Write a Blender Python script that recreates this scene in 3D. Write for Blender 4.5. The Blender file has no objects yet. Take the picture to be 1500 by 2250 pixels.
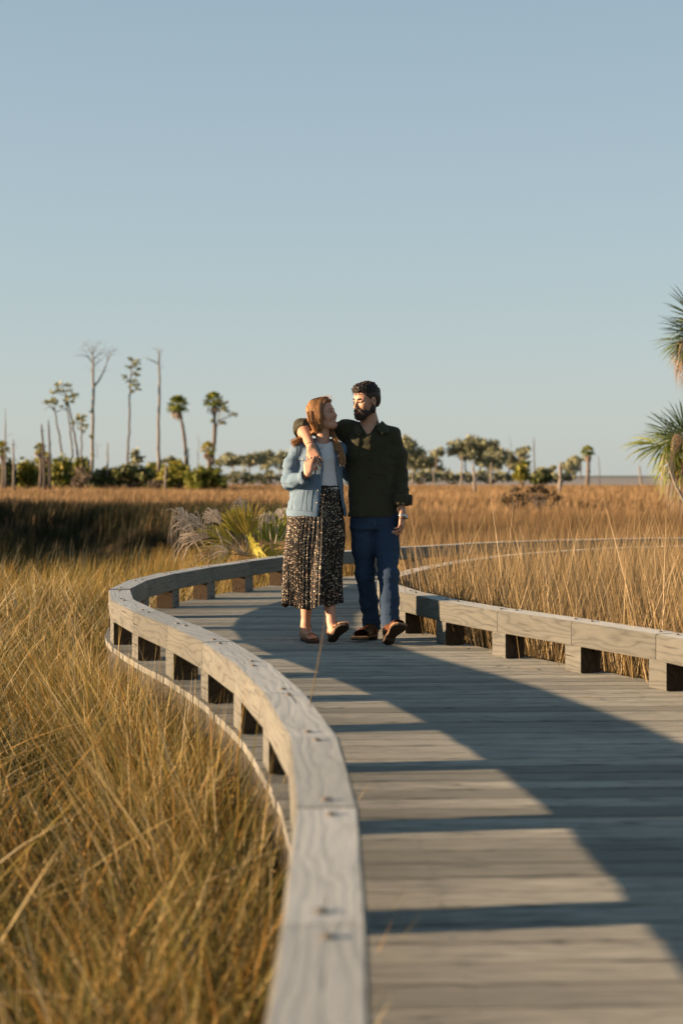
import bpy, bmesh, math, random
import numpy as np
from mathutils import Vector, Matrix, noise as mnoise
R = math.radians
PI = math.pi
rng = np.random.default_rng(7)
random.seed(7)
SC = bpy.context.scene
COL = SC.collection

# ------------------------------------------------------------------ camera, sky, sun, exposure
CAMH = 1.15
FPX = 3125.0
cam = bpy.data.cameras.new('camera')
camo = bpy.data.objects.new('camera', cam); COL.objects.link(camo)
cam.sensor_fit = 'VERTICAL'; cam.sensor_height = 36.0; cam.sensor_width = 24.0; cam.lens = 50.0
cam.shift_y = -80.0 / 2250.0
cam.clip_start = 0.05; cam.clip_end = 9000
camo.location = (0, 0, CAMH); camo.rotation_euler = (PI / 2, 0, 0)
cam.dof.use_dof = True; cam.dof.focus_distance = 9.75; cam.dof.aperture_fstop = 2.1
SC.camera = camo

SUN_EL = R(10.0); SUN_AZ = R(187.0)          # direction TO the sun, math angle in the ground plane (from +X, counter-clockwise)
sd = Vector((math.cos(SUN_AZ) * math.cos(SUN_EL), math.sin(SUN_AZ) * math.cos(SUN_EL), math.sin(SUN_EL)))
sl = bpy.data.lights.new('sun', 'SUN'); sl.energy = 5.0; sl.angle = R(0.55); sl.color = (1.0, 0.685, 0.425)
so = bpy.data.objects.new('sun', sl); COL.objects.link(so)
so.rotation_euler = sd.to_track_quat('Z', 'Y').to_euler(); so.location = (-20, -3, 8)

W = bpy.data.worlds.new("World"); SC.world = W; W.use_nodes = True
nt = W.node_tree; nt.nodes.clear()
wo = nt.nodes.new('ShaderNodeOutputWorld'); bg = nt.nodes.new('ShaderNodeBackground')
sky = nt.nodes.new('ShaderNodeTexSky'); sky.sky_type = 'NISHITA'; sky.sun_disc = False
sky.sun_elevation = SUN_EL; sky.sun_rotation = R(90) - SUN_AZ
sky.air_density = 1.0; sky.dust_density = 1.2; sky.ozone_density = 1.6; sky.altitude = 0
hs = nt.nodes.new('ShaderNodeHueSaturation'); hs.inputs['Saturation'].default_value = 0.9
nt.links.new(sky.outputs[0], hs.inputs['Color'])
tc = nt.nodes.new('ShaderNodeTexCoord'); sx = nt.nodes.new('ShaderNodeSeparateXYZ'); nt.links.new(tc.outputs['Generated'], sx.inputs[0])
cr = nt.nodes.new('ShaderNodeValToRGB'); nt.links.new(sx.outputs[2], cr.inputs[0]); els = cr.color_ramp.elements
SKYK = 1.0 / (0.06 * 2 ** 1.75)
for i_, (p_, c_) in enumerate([(0.0, (0.575, 0.605, 0.575)), (0.05, (0.53, 0.595, 0.59)), (0.16, (0.44, 0.555, 0.60)), (0.33, (0.345, 0.465, 0.56)), (0.7, (0.17, 0.27, 0.38))]):
    e_ = els[i_] if i_ < 2 else els.new(p_)
    e_.position = p_; e_.color = (*c_, 1)
vm = nt.nodes.new('ShaderNodeVectorMath'); vm.operation = 'SCALE'; vm.inputs['Scale'].default_value = SKYK; nt.links.new(cr.outputs[0], vm.inputs[0])
mx = nt.nodes.new('ShaderNodeMix'); mx.data_type = 'RGBA'; mx.inputs[0].default_value = 0.85      # thin high haze veiling the blue
nt.links.new(hs.outputs[0], mx.inputs[6]); nt.links.new(vm.outputs[0], mx.inputs[7]); nt.links.new(mx.outputs[2], bg.inputs['Color'])
bg.inputs['Strength'].default_value = 0.06
nt.links.new(bg.outputs[0], wo.inputs[0])
SC.view_settings.view_transform = 'Standard'; SC.view_settings.look = 'None'
SC.view_settings.exposure = 1.75; SC.view_settings.gamma = 1.0

# ------------------------------------------------------------------ helpers
def at(x, y, D):
    """the place D metres ahead that lies along photo pixel (x, y)"""
    return np.array([(x - 750.0) * D / FPX, D, CAMH - (y - 1045.0) * D / FPX])

def tag(o, label=None, cat=None, group=None, kind=None):
    if label: o['label'] = label
    if cat: o['category'] = cat
    if group: o['group'] = group
    if kind: o['kind'] = kind
    return o

def empty(name, loc=(0, 0, 0), **k):
    o = bpy.data.objects.new(name, None); COL.objects.link(o); o.location = loc
    o.empty_display_size = 0.2
    return tag(o, **k)

def mk(name, V, F, mat, parent=None, uv=None, attrs=None, smooth=False, mats=None, fmat=None, origin=None):
    """link one mesh object; V world coordinates; F (n,3|4) array or a list of faces"""
    V = np.asarray(V, dtype=np.float32)
    off = np.zeros(3)
    if origin is not None: off = np.asarray(origin, float)
    elif parent is None: off = np.array([V[:, 0].mean(), V[:, 1].mean(), V[:, 2].min()])
    if parent is not None:
        po = np.array(parent.matrix_world.translation) if False else PW(parent)
        if origin is None: off = po
    me = bpy.data.meshes.new(name)
    Vl = (V - off).astype(np.float32)
    if isinstance(F, np.ndarray):
        n, k = F.shape
        me.vertices.add(len(Vl)); me.vertices.foreach_set('co', Vl.ravel())
        me.loops.add(n * k); me.loops.foreach_set('vertex_index', F.astype(np.int32).ravel())
        me.polygons.add(n)
        me.polygons.foreach_set('loop_start', (np.arange(n) * k).astype(np.int32))
        me.polygons.foreach_set('loop_total', np.full(n, k, np.int32))
        me.update(calc_edges=True)
    else:
        me.from_pydata([tuple(map(float, v)) for v in Vl], [], [tuple(int(i) for i in f) for f in F])
    if mats:
        for m in mats: me.materials.append(m)
        if fmat is not None: me.polygons.foreach_set('material_index', np.asarray(fmat, np.int32))
    else:
        me.materials.append(mat)
    if uv is not None:   # per vertex uv
        l = me.uv_layers.new(name='UVMap')
        vi = np.zeros(len(me.loops), np.int32); me.loops.foreach_get('vertex_index', vi)
        l.data.foreach_set('uv', np.asarray(uv, np.float32)[vi].ravel())
    if attrs:
        for kx, a in attrs.items():
            at_ = me.attributes.new(kx, 'FLOAT', 'POINT'); at_.data.foreach_set('value', np.asarray(a, np.float32))
    if smooth:
        me.polygons.foreach_set('use_smooth', np.ones(len(me.polygons), bool))
    me.update()
    o = bpy.data.objects.new(name, me); COL.objects.link(o)
    if parent is not None:
        o.parent = parent; o.location = off - po
    else:
        o.location = off
    return o

def PW(o):
    p = np.array(o.location)
    while o.parent is not None:
        o = o.parent; p = p + np.array(o.location)
    return p

class MB:
    """collects shapes into one mesh"""
    def __init__(s): s.V = []; s.F = []; s.UV = []; s.A = []; s.n = 0
    def add(s, V, F, uv=None, a=0.0):
        V = np.asarray(V, float)
        s.V.append(V); s.F += [tuple(i + s.n for i in f) for f in F]
        s.UV.append(np.zeros((len(V), 2)) if uv is None else np.asarray(uv, float))
        s.A.append(np.broadcast_to(np.asarray(a, float), (len(V),)).copy()); s.n += len(V)
    def box(s, c, h, Rm=None, a=0.0, bev=0.0):
        c = np.asarray(c, float); h = np.asarray(h, float)
        Rm = np.eye(3) if Rm is None else np.asarray(Rm, float)
        # faces with separate verts -> crisp, with uv (u along longest axis)
        ax = int(np.argmax(h)); r0 = random.random() * 50
        for d in range(3):
            for sg in (-1, 1):
                o1, o2 = [k for k in range(3) if k != d]
                if o1 != ax and o2 == ax: o1, o2 = o2, o1
                q = []
                for (p1, p2) in ((-1, -1), (1, -1), (1, 1), (-1, 1)):
                    v = np.zeros(3); v[d] = sg * h[d]; v[o1] = p1 * (h[o1]); v[o2] = p2 * (h[o2]); q.append(v)
                q = np.array(q)
                n = np.cross(q[1] - q[0], q[2] - q[0])
                if n[d] * sg < 0: q = q[::-1]
                uv = np.stack([q[:, o1] + r0 * 3, q[:, o2] + d * 1.7 + r0], 1)
                s.add(q @ Rm.T + c, [(0, 1, 2, 3)], uv, a)
    def tube(s, pts, rad, n=8, a=0.0, cap=True, el=None):
        pts = np.asarray(pts, float); m = len(pts)
        rad = np.broadcast_to(np.asarray(rad, float), (m,))
        T = np.gradient(pts, axis=0); T /= np.linalg.norm(T, axis=1)[:, None] + 1e-12
        ref = np.array([0, 0, 1.0]) if abs(T[0][2]) < 0.9 else np.array([0, 1.0, 0])
        V = []; U = []
        L = np.concatenate([[0], np.cumsum(np.linalg.norm(np.diff(pts, axis=0), axis=1))])
        nrm = np.cross(T[0], ref); nrm /= np.linalg.norm(nrm)
        for i in range(m):
            nrm = nrm - T[i] * nrm.dot(T[i]); nrm /= np.linalg.norm(nrm) + 1e-12
            b = np.cross(T[i], nrm)
            for k in range(n):
                t = 2 * PI * k / n
                e = (1, 1) if el is None else el
                V.append(pts[i] + rad[i] * (math.cos(t) * nrm * e[0] + math.sin(t) * b * e[1]))
                U.append((L[i], rad[i] * t))
        F = [(i * n + k, i * n + (k + 1) % n, (i + 1) * n + (k + 1) % n, (i + 1) * n + k) for i in range(m - 1) for k in range(n)]
        if cap:
            F.append(tuple(range(n))[::-1]); F.append(tuple((m - 1) * n + k for k in range(n)))
        s.add(V, F, U, a)
    def build(s, name, mat, parent=None, smooth=False, origin=None, **k):
        V = np.concatenate(s.V); o = mk(name, V, s.F, mat, parent, uv=np.concatenate(s.UV), attrs={'tone': np.concatenate(s.A)}, smooth=smooth, origin=origin)
        return tag(o, **k)

# ---- materials
class NT:
    def __init__(s, name):
        s.m = bpy.data.materials.new(name); s.m.use_nodes = True; s.t = s.m.node_tree; s.t.nodes.clear()
        s.out = s.n('ShaderNodeOutputMaterial')
    def n(s, ty, **k):
        x = s.t.nodes.new(ty)
        for a, b in k.items(): setattr(x, a, b)
        return x
    def l(s, a, b): s.t.links.new(a, b)
    def val(s, sock, v):
        if isinstance(v, bpy.types.NodeSocket): s.l(v, sock)
        else: sock.default_value = v
    def math(s, op, a, b=0.0, c=None):
        x = s.n('ShaderNodeMath', operation=op); s.val(x.inputs[0], a); s.val(x.inputs[1], b)
        if c is not None: s.val(x.inputs[2], c)
        return x.outputs[0]
    def mixc(s, f, a, b, bt='MIX'):
        x = s.n('ShaderNodeMix', data_type='RGBA', blend_type=bt)
        s.val(x.inputs[0], f); s.val(x.inputs[6], a if not isinstance(a, tuple) else (*a, 1)); s.val(x.inputs[7], b if not isinstance(b, tuple) else (*b, 1))
        return x.outputs[2]
    def ramp(s, f, stops, interp='LINEAR'):
        x = s.n('ShaderNodeValToRGB'); s.l(f, x.inputs[0]); cr = x.color_ramp; cr.interpolation = interp
        while len(cr.elements) < len(stops): cr.elements.new(0.5)
        for e, (p, c) in zip(cr.elements, stops):
            e.position = p; e.color = (*c, 1) if isinstance(c, tuple) else (c, c, c, 1)
        return x.outputs[0]
    def noise(s, vec, scale, detail=3, rough=0.55, dist=0.0):
        x = s.n('ShaderNodeTexNoise'); s.l(vec, x.inputs['Vector']); x.inputs['Scale'].default_value = scale
        x.inputs['Detail'].default_value = detail; x.inputs['Roughness'].default_value = rough; x.inputs['Distortion'].default_value = dist
        return x.outputs[0]
    def mapping(s, vec, scale=(1, 1, 1), loc=(0, 0, 0)):
        x = s.n('ShaderNodeMapping'); s.l(vec, x.inputs[0]); x.inputs['Scale'].default_value = scale; x.inputs['Location'].default_value = loc
        return x.outputs[0]
    def uv(s): return s.n('ShaderNodeTexCoord').outputs['UV']
    def obj(s): return s.n('ShaderNodeTexCoord').outputs['Object']
    def pos(s): return s.n('ShaderNodeNewGeometry').outputs['Position']
    def attr(s, nme, out='Fac'):
        x = s.n('ShaderNodeAttribute'); x.attribute_name = nme; return x.outputs[out]
    def bump(s, h, strength=0.3, dist=0.01):
        x = s.n('ShaderNodeBump'); s.l(h, x.inputs['Height']); x.inputs['Strength'].default_value = strength; x.inputs['Distance'].default_value = dist
        return x.outputs[0]
    def pbr(s, color, rough=0.7, bump=None, spec=0.3, metal=0.0, **k):
        b = s.n('ShaderNodeBsdfPrincipled')
        s.val(b.inputs['Base Color'], color if not isinstance(color, tuple) else (*color, 1)); s.val(b.inputs['Roughness'], rough)
        b.inputs['Specular IOR Level'].default_value = spec; b.inputs['Metallic'].default_value = metal
        if bump is not None: s.l(bump, b.inputs['Normal'])
        for a, v in k.items(): s.val(b.inputs[a.replace('_', ' ')], v)
        s.l(b.outputs[0], s.out.inputs[0]); return s.m
    def leaf(s, color, trans=0.35, rough=0.6, spec=0.25):
        b = s.n('ShaderNodeBsdfPrincipled'); s.val(b.inputs['Base Color'], color); b.inputs['Roughness'].default_value = rough; b.inputs['Specular IOR Level'].default_value = spec
        t = s.n('ShaderNodeBsdfTranslucent'); s.val(t.inputs[0], color)
        x = s.n('ShaderNodeMixShader'); x.inputs[0].default_value = trans
        s.l(b.outputs[0], x.inputs[1]); s.l(t.outputs[0], x.inputs[2]); s.l(x.outputs[0], s.out.inputs[0]); return s.m

def wood_mat(name, cols, ring=1.0, dark=(0.05, 0.045, 0.035), bandk=0.30):
    """weathered timber; u runs along the grain, v across, metres"""
    w = NT(name); uv = w.uv()
    lo = w.noise(w.mapping(uv, (1.3, 5.5, 1)), 1.0, 3, 0.5)
    sep = w.n('ShaderNodeSeparateXYZ'); w.l(uv, sep.inputs[0])
    ph = w.math('ADD', w.math('MULTIPLY', sep.outputs[1], 75.0), w.math('MULTIPLY', lo, 34.0 * ring))
    band = w.math('POWER', w.math('ABSOLUTE', w.math('SINE', ph)), 0.6)
    fine = w.noise(w.mapping(uv, (9, 300, 1)), 1.0, 4, 0.65)
    blot = w.noise(w.mapping(uv, (1.6, 5, 1)), 1.3, 4, 0.6)
    f = w.math('ADD', w.math('ADD', w.math('MULTIPLY', band, bandk), (0.30 - bandk) * 0.62), w.math('ADD', w.math('MULTIPLY', fine, 0.38), w.math('MULTIPLY', blot, 0.42)))
    c = w.ramp(f, [(0.28, dark), (0.40, cols[0]), (0.58, cols[1]), (0.80, cols[2])])
    tn = w.attr('tone')
    c = w.mixc(w.math('MULTIPLY', tn, 0.72), c, tuple(v * 0.8 for v in cols[0]))
    crack = w.ramp(w.noise(w.mapping(uv, (2.2, 60, 1), (3, 7, 0)), 1.0, 2, 0.4), [(0.27, 0.0), (0.33, 1.0)])
    c = w.mixc(crack, dark, c)
    h = w.math('ADD', w.math('MULTIPLY', band, 0.5), w.math('ADD', fine, w.math('MULTIPLY', crack, 0.8)))
    return w.pbr(c, 0.9, w.bump(h, 0.55, 0.004), spec=0.15, Diffuse_Roughness=1.0)

M = {}
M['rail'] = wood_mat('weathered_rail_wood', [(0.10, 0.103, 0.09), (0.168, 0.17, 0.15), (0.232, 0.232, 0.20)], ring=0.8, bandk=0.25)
M['railtop'] = wood_mat('bleached_sheen_rail_top', [(0.26, 0.28, 0.27), (0.41, 0.43, 0.415), (0.53, 0.55, 0.52)], dark=(0.13, 0.13, 0.12), ring=0.6, bandk=0.13)  # bleached top faces, paled further to carry grazing sheen in the colour
M['endgrain'] = wood_mat('dark_end_grain', [(0.045, 0.03, 0.018), (0.075, 0.052, 0.032), (0.11, 0.08, 0.05)], ring=2.0, dark=(0.02, 0.014, 0.009))
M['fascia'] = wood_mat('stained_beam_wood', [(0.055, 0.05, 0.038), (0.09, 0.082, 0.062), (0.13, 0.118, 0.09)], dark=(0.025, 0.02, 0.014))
M['deck'] = wood_mat('weathered_deck_wood', [(0.14, 0.147, 0.13), (0.255, 0.255, 0.222), (0.375, 0.37, 0.315)], ring=0.7, dark=(0.035, 0.035, 0.03))
M['piling'] = wood_mat('piling_wood', [(0.13, 0.10, 0.06), (0.2, 0.155, 0.09), (0.27, 0.22, 0.14)])
x = NT('galvanised_bolt'); M['bolt'] = x.pbr((0.16, 0.15, 0.13), 0.7, metal=0.3)
def grass_mat(name, stops, tip=(0.55, 0.42, 0.22), tipamt=0.35, sheath_shade=0.6):
    g = NT(name); t = g.attr('tone'); h = g.attr('hf')
    c = g.ramp(t, stops)
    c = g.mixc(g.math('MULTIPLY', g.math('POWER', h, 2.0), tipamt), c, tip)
    c = g.mixc(g.math('MULTIPLY', g.math('POWER', g.math('SUBTRACT', 1.0, h), 5.0), sheath_shade), c, (0.045, 0.028, 0.012))     # old brown sheaths at the root, darkened as shade between blades
    return g.leaf(c, 0.25, 0.6, 0.12)
M['grass_gold'] = grass_mat('marsh_grass_gold', [(0.0, (0.014, 0.024, 0.006)), (0.20, (0.055, 0.075, 0.012)), (0.40, (0.20, 0.165, 0.026)), (0.56, (0.34, 0.165, 0.024)), (0.74, (0.34, 0.265, 0.10)), (1.0, (0.50, 0.43, 0.28))], tip=(0.36, 0.28, 0.12))
M['grass_straw'] = grass_mat('marsh_grass_straw', [(0.0, (0.022, 0.017, 0.006)), (0.25, (0.08, 0.055, 0.018)), (0.45, (0.21, 0.14, 0.048)), (0.72, (0.33, 0.235, 0.10)), (1.0, (0.46, 0.38, 0.25))], tip=(0.46, 0.35, 0.20), tipamt=0.4)
M['grass_rush'] = grass_mat('marsh_rush_brown', [(0.0, (0.02, 0.015, 0.007)), (0.35, (0.08, 0.052, 0.021)), (0.7, (0.21, 0.135, 0.062)), (1.0, (0.33, 0.225, 0.115))], tip=(0.36, 0.235, 0.12))
M['grass_creek'] = grass_mat('needle_rush_shade', [(0.0, (0.006, 0.009, 0.004)), (0.4, (0.022, 0.028, 0.010)), (0.8, (0.06, 0.055, 0.018)), (1.0, (0.12, 0.085, 0.03))], tip=(0.09, 0.07, 0.03), tipamt=.25)  # dark green rush, palette deepened to hold the creek band's shade
g = NT('marsh_mud'); p = g.pos()
M['mud'] = g.pbr(g.ramp(g.noise(p, 0.6, 5, 0.6), [(0.3, (0.03, 0.022, 0.012)), (0.55, (0.09, 0.06, 0.03)), (0.75, (0.15, 0.10, 0.045))]), 0.95, g.bump(g.noise(p, 6, 4), 0.6, 0.05), spec=0.2)
g = NT('creek_water'); M['water'] = g.pbr((0.03, 0.032, 0.028), 0.06, g.bump(g.noise(g.mapping(g.pos(), (0.6, 2, 1)), 2.0, 3), 0.12, 0.02), spec=0.5)
# ------------------------------------------------------------------ ground, creek, far water
def seg_dist(P, poly):
    d = np.full(len(P), 1e9)
    for a, b in zip(poly[:-1], poly[1:]):
        a = np.array(a, float); b = np.array(b, float); ab = b - a
        t = np.clip(((P - a) @ ab) / (ab @ ab), 0, 1)
        d = np.minimum(d, np.linalg.norm(P - a - t[:, None] * ab, axis=1))
    return d
CREEK = [(-60, 26), (-22, 24), (-9, 23.6), (-5.4, 26), (-4.6, 32), (-6, 40), (-16, 50), (-60, 60)]
def gz(P):
    """marsh level at (x, y)"""
    d = seg_dist(P, CREEK)
    dep = np.clip((4.6 - d) / 2.6, 0, 1); dep = dep * dep * (3 - 2 * dep)
    und = 0.06 * np.sin(P[:, 0] * 0.21 + 1.3) * np.sin(P[:, 1] * 0.17) + 0.04 * np.sin(P[:, 0] * 0.9 + P[:, 1] * 0.7)
    return -0.62 + und * np.clip(P[:, 1] / 20, 0.3, 1) - 0.95 * dep
xs = np.unique(np.concatenate([-np.geomspace(20, 2500, 30), np.linspace(-20, 20, 81), np.geomspace(20, 2500, 30)]))
ys = np.unique(np.concatenate([np.linspace(-30, 70, 181), np.geomspace(70, 250, 30)]))
GX, GY = np.meshgrid(xs, ys, indexing='ij'); P2 = np.stack([GX.ravel(), GY.ravel()], 1)
Z = gz(P2); ny = len(ys)
Fg = np.array([(i * ny + j, (i + 1) * ny + j, (i + 1) * ny + j + 1, i * ny + j + 1) for i in range(len(xs) - 1) for j in range(ny - 1)])
tag(mk('ground', np.column_stack([P2, Z]), Fg, M['mud'], smooth=True), kind='structure')
# creek water sheet
cw = np.array([(-60, 20), (2, 20), (2, 60), (-60, 60)]); tag(mk('creek_water', np.column_stack([cw, np.full(4, -1.28)]), np.array([[0, 1, 2, 3]]), M['water']), kind='structure')
# far sound beyond the marsh and its far shore
g = NT('pale_tidal_flat'); M['sound'] = g.pbr(g.ramp(g.noise(g.mapping(g.pos(), (0.004, 0.03, 1)), 1.0, 3), [(.3, (.20, .175, .14)), (.7, (.30, .27, .23))]), 0.7)
fw = np.array([(-2600, 249), (2600, 249), (6000, 6500), (-6000, 6500)])
tag(mk('tidal_flat', np.column_stack([fw, np.full(4, -0.9)]), np.array([[0, 1, 2, 3]]), M['sound']), kind='structure')
V = []; F = []
for i in range(161):
    xx = -2400 + i * 30; zt = 3.0 + 2.2 * mnoise.noise((i * 0.23, 3.1, 0)) + 1.6 * mnoise.noise((i * 0.9, 0, 5))
    V += [(xx, 1500, -0.9), (xx, 1500, max(zt, 0.8) if not (60 < xx < 420) else 1.0 + 0.4 * mnoise.noise((i * 0.9, 0, 5))), (xx, 1700, -0.9)]
for i in range(160):
    a = 3 * i; F += [(a, a + 3, a + 4, a + 1), (a + 1, a + 4, a + 5, a + 2)]
g = NT('far_shore'); M['shore'] = g.pbr((0.16, 0.18, 0.17), 0.95)  # distance haze mixed into the shore colour
tag(mk('far_shore', V, F, M['shore']), kind='structure')

# ------------------------------------------------------------------ boardwalk
def spline(pts, step=0.05):
    pts = np.array(pts, float); n = len(pts); out = []
    P = np.vstack([2 * pts[0] - pts[1], pts, 2 * pts[-1] - pts[-2]])
    for i in range(1, n):
        p0, p1, p2, p3 = P[i - 1], P[i], P[i + 1], P[i + 2]
        for t in np.linspace(0, 1, 24, endpoint=False):
            out.append(0.5 * ((2 * p1) + (-p0 + p2) * t + (2 * p0 - 5 * p1 + 4 * p2 - p3) * t * t + (-p0 + 3 * p1 - 3 * p2 + p3) * t ** 3))
    out.append(pts[-1]); out = np.array(out)
    L = np.concatenate([[0], np.cumsum(np.linalg.norm(np.diff(out, axis=0), axis=1))])
    s = np.arange(0, L[-1], step)
    return np.stack([np.interp(s, L, out[:, 0]), np.interp(s, L, out[:, 1])], 1)
def offset(c, d):
    T = np.gradient(c, axis=0); T /= np.linalg.norm(T, axis=1)[:, None]
    return c + np.stack([-T[:, 1], T[:, 0]], 1) * d      # + = to the left of travel
LIN = spline([(-0.05, -3), (0.0, -1), (0.03, 1), (0.045, 2.2), (0.05, 3.0), (0.035, 4.05), (-0.025, 4.8), (-0.126, 5.48), (-0.252, 6.16), (-0.36, 6.6), (-0.558, 7.32), (-0.79, 8.02), (-1.079, 8.77), (-1.32, 9.45), (-1.49, 10.05), (-1.57, 10.6), (-1.595, 11.2), (-1.52, 11.9), (-1.374, 12.65), (-1.12, 13.5), (-0.834, 14.25), (-0.55, 14.95), (-0.1, 15.75), (0.55, 16.55), (1.1, 17.25), (1.7, 17.85), (2.46, 18.45), (3.28, 18.95), (4.65, 19.4), (7, 19.7), (11, 19.9), (16, 20)])
RIN = spline([(2.2, -3), (2.24, 0), (2.26, 3), (2.22, 4.6), (2.08, 6.2), (1.80, 7.35), (1.30, 8.40), (0.99, 8.98), (0.70, 9.60), (0.45, 10.35), (0.28, 11.15), (0.30, 11.9), (0.50, 12.6), (0.76, 13.35), (1.2, 14.4), (1.85, 15.5), (2.55, 16.3), (3.2, 16.85), (4.3, 17.4), (5.4, 17.62), (7, 17.75), (11, 17.9), (16, 18)])
RW, RH, BH = 0.165, 0.142, 0.157       # rail width, rail depth, block height
walk = empty('boardwalk', (0.3, 6, 0), label='curving grey wooden boardwalk with low timber curb rails through the marsh', cat='boardwalk')
DL = offset(LIN, RW + 0.008); DR = offset(RIN, -(RW + 0.03))
# clean any fold-back of the offset on the tight inner bend
foot = np.vstack([DL, DR[::-1]])
def inside(P, poly):
    c = np.zeros(len(P), bool); j = len(poly) - 1
    for i in range(len(poly)):
        xi, yi = poly[i]; xj, yj = poly[j]
        if yi != yj:
            m = ((yi > P[:, 1]) != (yj > P[:, 1])) & (P[:, 0] < (xj - xi) * (P[:, 1] - yi) / (yj - yi) + xi)
            c ^= m
        j = i
    return c
def near_idx(c, t):
    return c[int(np.clip(t, 0, 1) * (len(c) - 1))]
def hit(c, o, d):
    """first crossing of polyline c by the ray from o along d"""
    n = np.array([-d[1], d[0]]); s = (c - o) @ n
    best = None
    k = np.where(s[:-1] * s[1:] <= 0)[0]
    for i in k:
        t = s[i] / (s[i] - s[i + 1] + 1e-12); p = c[i] + (c[i + 1] - c[i]) * t; u = (p - o) @ d
        if u > 0 and (best is None or u < best): best = u
    return best
mb = MB()
# plank stations along a centre line, headings nearly parallel until the far turn
CEN = spline([(1.12, -3), (1.13, 0), (1.15, 3), (1.08, 4.8), (0.85, 6.4), (0.45, 7.9), (-0.05, 9.1), (-0.5, 10.3), (-0.62, 11.3), (-0.45, 12.4), (-0.1, 13.4), (0.3, 14.2), (1.0, 15.6), (1.9, 16.7), (3.0, 17.6), (4.5, 18.35), (7, 18.75), (11, 18.9), (16, 19)], 0.02)
CL = np.concatenate([[0], np.cumsum(np.linalg.norm(np.diff(CEN, axis=0), axis=1))])
Tn = np.gradient(CEN, axis=0); Tn /= np.linalg.norm(Tn, axis=1)[:, None]
ang = np.unwrap(np.arctan2(Tn[:, 1], Tn[:, 0])) - PI / 2          # 0 when walking along +Y
head = R(2.2) + np.clip((CEN[:, 1] - 13.0) / 5.5, 0, 1) * (np.minimum(ang, 0) - R(2.2))
head = np.convolve(np.pad(head, 40, 'edge'), np.ones(81) / 81, 'valid')
s = 0.0; PWD = 0.142; lines = []
while s < CL[-1] - 0.05:
    o = np.array([np.interp(s, CL, CEN[:, 0]), np.interp(s, CL, CEN[:, 1])]); h = np.interp(s, CL, head)
    d = np.array([math.cos(h), math.sin(h)])
    lines.append((o, d)); 
    a_ = np.interp(s, CL, ang); s += PWD / max(0.35, math.cos(a_ - h))
for (o1, d1), (o2, d2) in zip(lines[:-1], lines[1:]):
    q = []
    ok = True
    jl, jr = random.uniform(-0.004, 0.004), random.uniform(-0.004, 0.004)
    for (o, d, e) in ((o1, d1, 0.0055), (o2, d2, -0.0055)):
        nrm = np.array([-d[1], d[0]]); oo = o + nrm * e
        ul = hit(DL, oo, -d); ur = hit(DR, oo, d)
        if ul is None or ur is None or ul > 4 or ur > 4: ok = False; break
        q.append((oo - d * (ul + jl), oo + d * (ur + jr)))
    if not ok: continue
    (a1, b1), (a2, b2) = q
    zt = random.uniform(-0.0025, 0.0); tn = random.random() ** 1.6; u0, v0 = random.uniform(0, 60), random.uniform(0, 60)
    L = np.linalg.norm(b1 - a1); wd = np.linalg.norm(a2 - a1)
    c = 0.004
    def P3(p, z): return (p[0], p[1], z)
    i1, j1 = a1 + (a2 - a1) * c / wd, b1 + (b2 - b1) * c / max(wd, .02); i2, j2 = a2 + (a1 - a2) * c / wd, b2 + (b1 - b2) * c / max(wd, .02)
    V = [P3(i1, zt), P3(j1, zt), P3(j2, zt), P3(i2, zt), P3(a1, zt - c), P3(b1, zt - c), P3(b2, zt - c), P3(a2, zt - c), P3(a1, -0.038), P3(b1, -0.038), P3(b2, -0.038), P3(a2, -0.038)]
    U = [(u0, v0), (u0 + L, v0), (u0 + L, v0 + wd), (u0, v0 + wd), (u0, v0 - .006), (u0 + L, v0 - .006), (u0 + L, v0 + wd + .006), (u0, v0 + wd + .006), (u0, v0 - .04), (u0 + L, v0 - .04), (u0 + L, v0 + wd + .04), (u0, v0 + wd + .04)]
    mb.add(V, [(0, 1, 2, 3), (4, 5, 1, 0), (7, 3, 2, 6), (4, 8, 9, 5), (7, 6, 10, 11), (0, 3, 7, 4), (4, 7, 11, 8), (1, 5, 6, 2), (5, 9, 10, 6), (8, 11, 10, 9)], U, tn)
nw = len(mb.F); m0 = mb.n
for (o1, d1), (o2, d2) in zip(lines[:-1], lines[1:]):
    cc = (o1 + o2) / 2
    if not 1.5 < cc[1] < 15: continue
    for sd_, q_ in ((-1, DL), (1, DR)):
        u_ = hit(q_, cc, d1 * sd_)
        if u_ is None: continue
        for fr_ in (.40, 1.02):
            for off_ in (-.038, .036):
                p = cc + d1 * sd_ * (u_ - fr_) + np.array([-d1[1], d1[0]]) * off_ + np.array([random.uniform(-.006, .006), 0])
                mb.add([(p[0] + .0055 * math.cos(t), p[1] + .0055 * math.sin(t), .0012) for t in np.linspace(0, 2 * PI, 7)[:-1]] , [tuple(range(6))])
V_ = np.concatenate(mb.V)
mk('deck', V_, mb.F, None, walk, mats=[M['deck'], M['bolt']], fmat=[0] * nw + [1] * (len(mb.F) - nw), uv=np.concatenate(mb.UV), attrs={'tone': np.concatenate(mb.A)})

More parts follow.
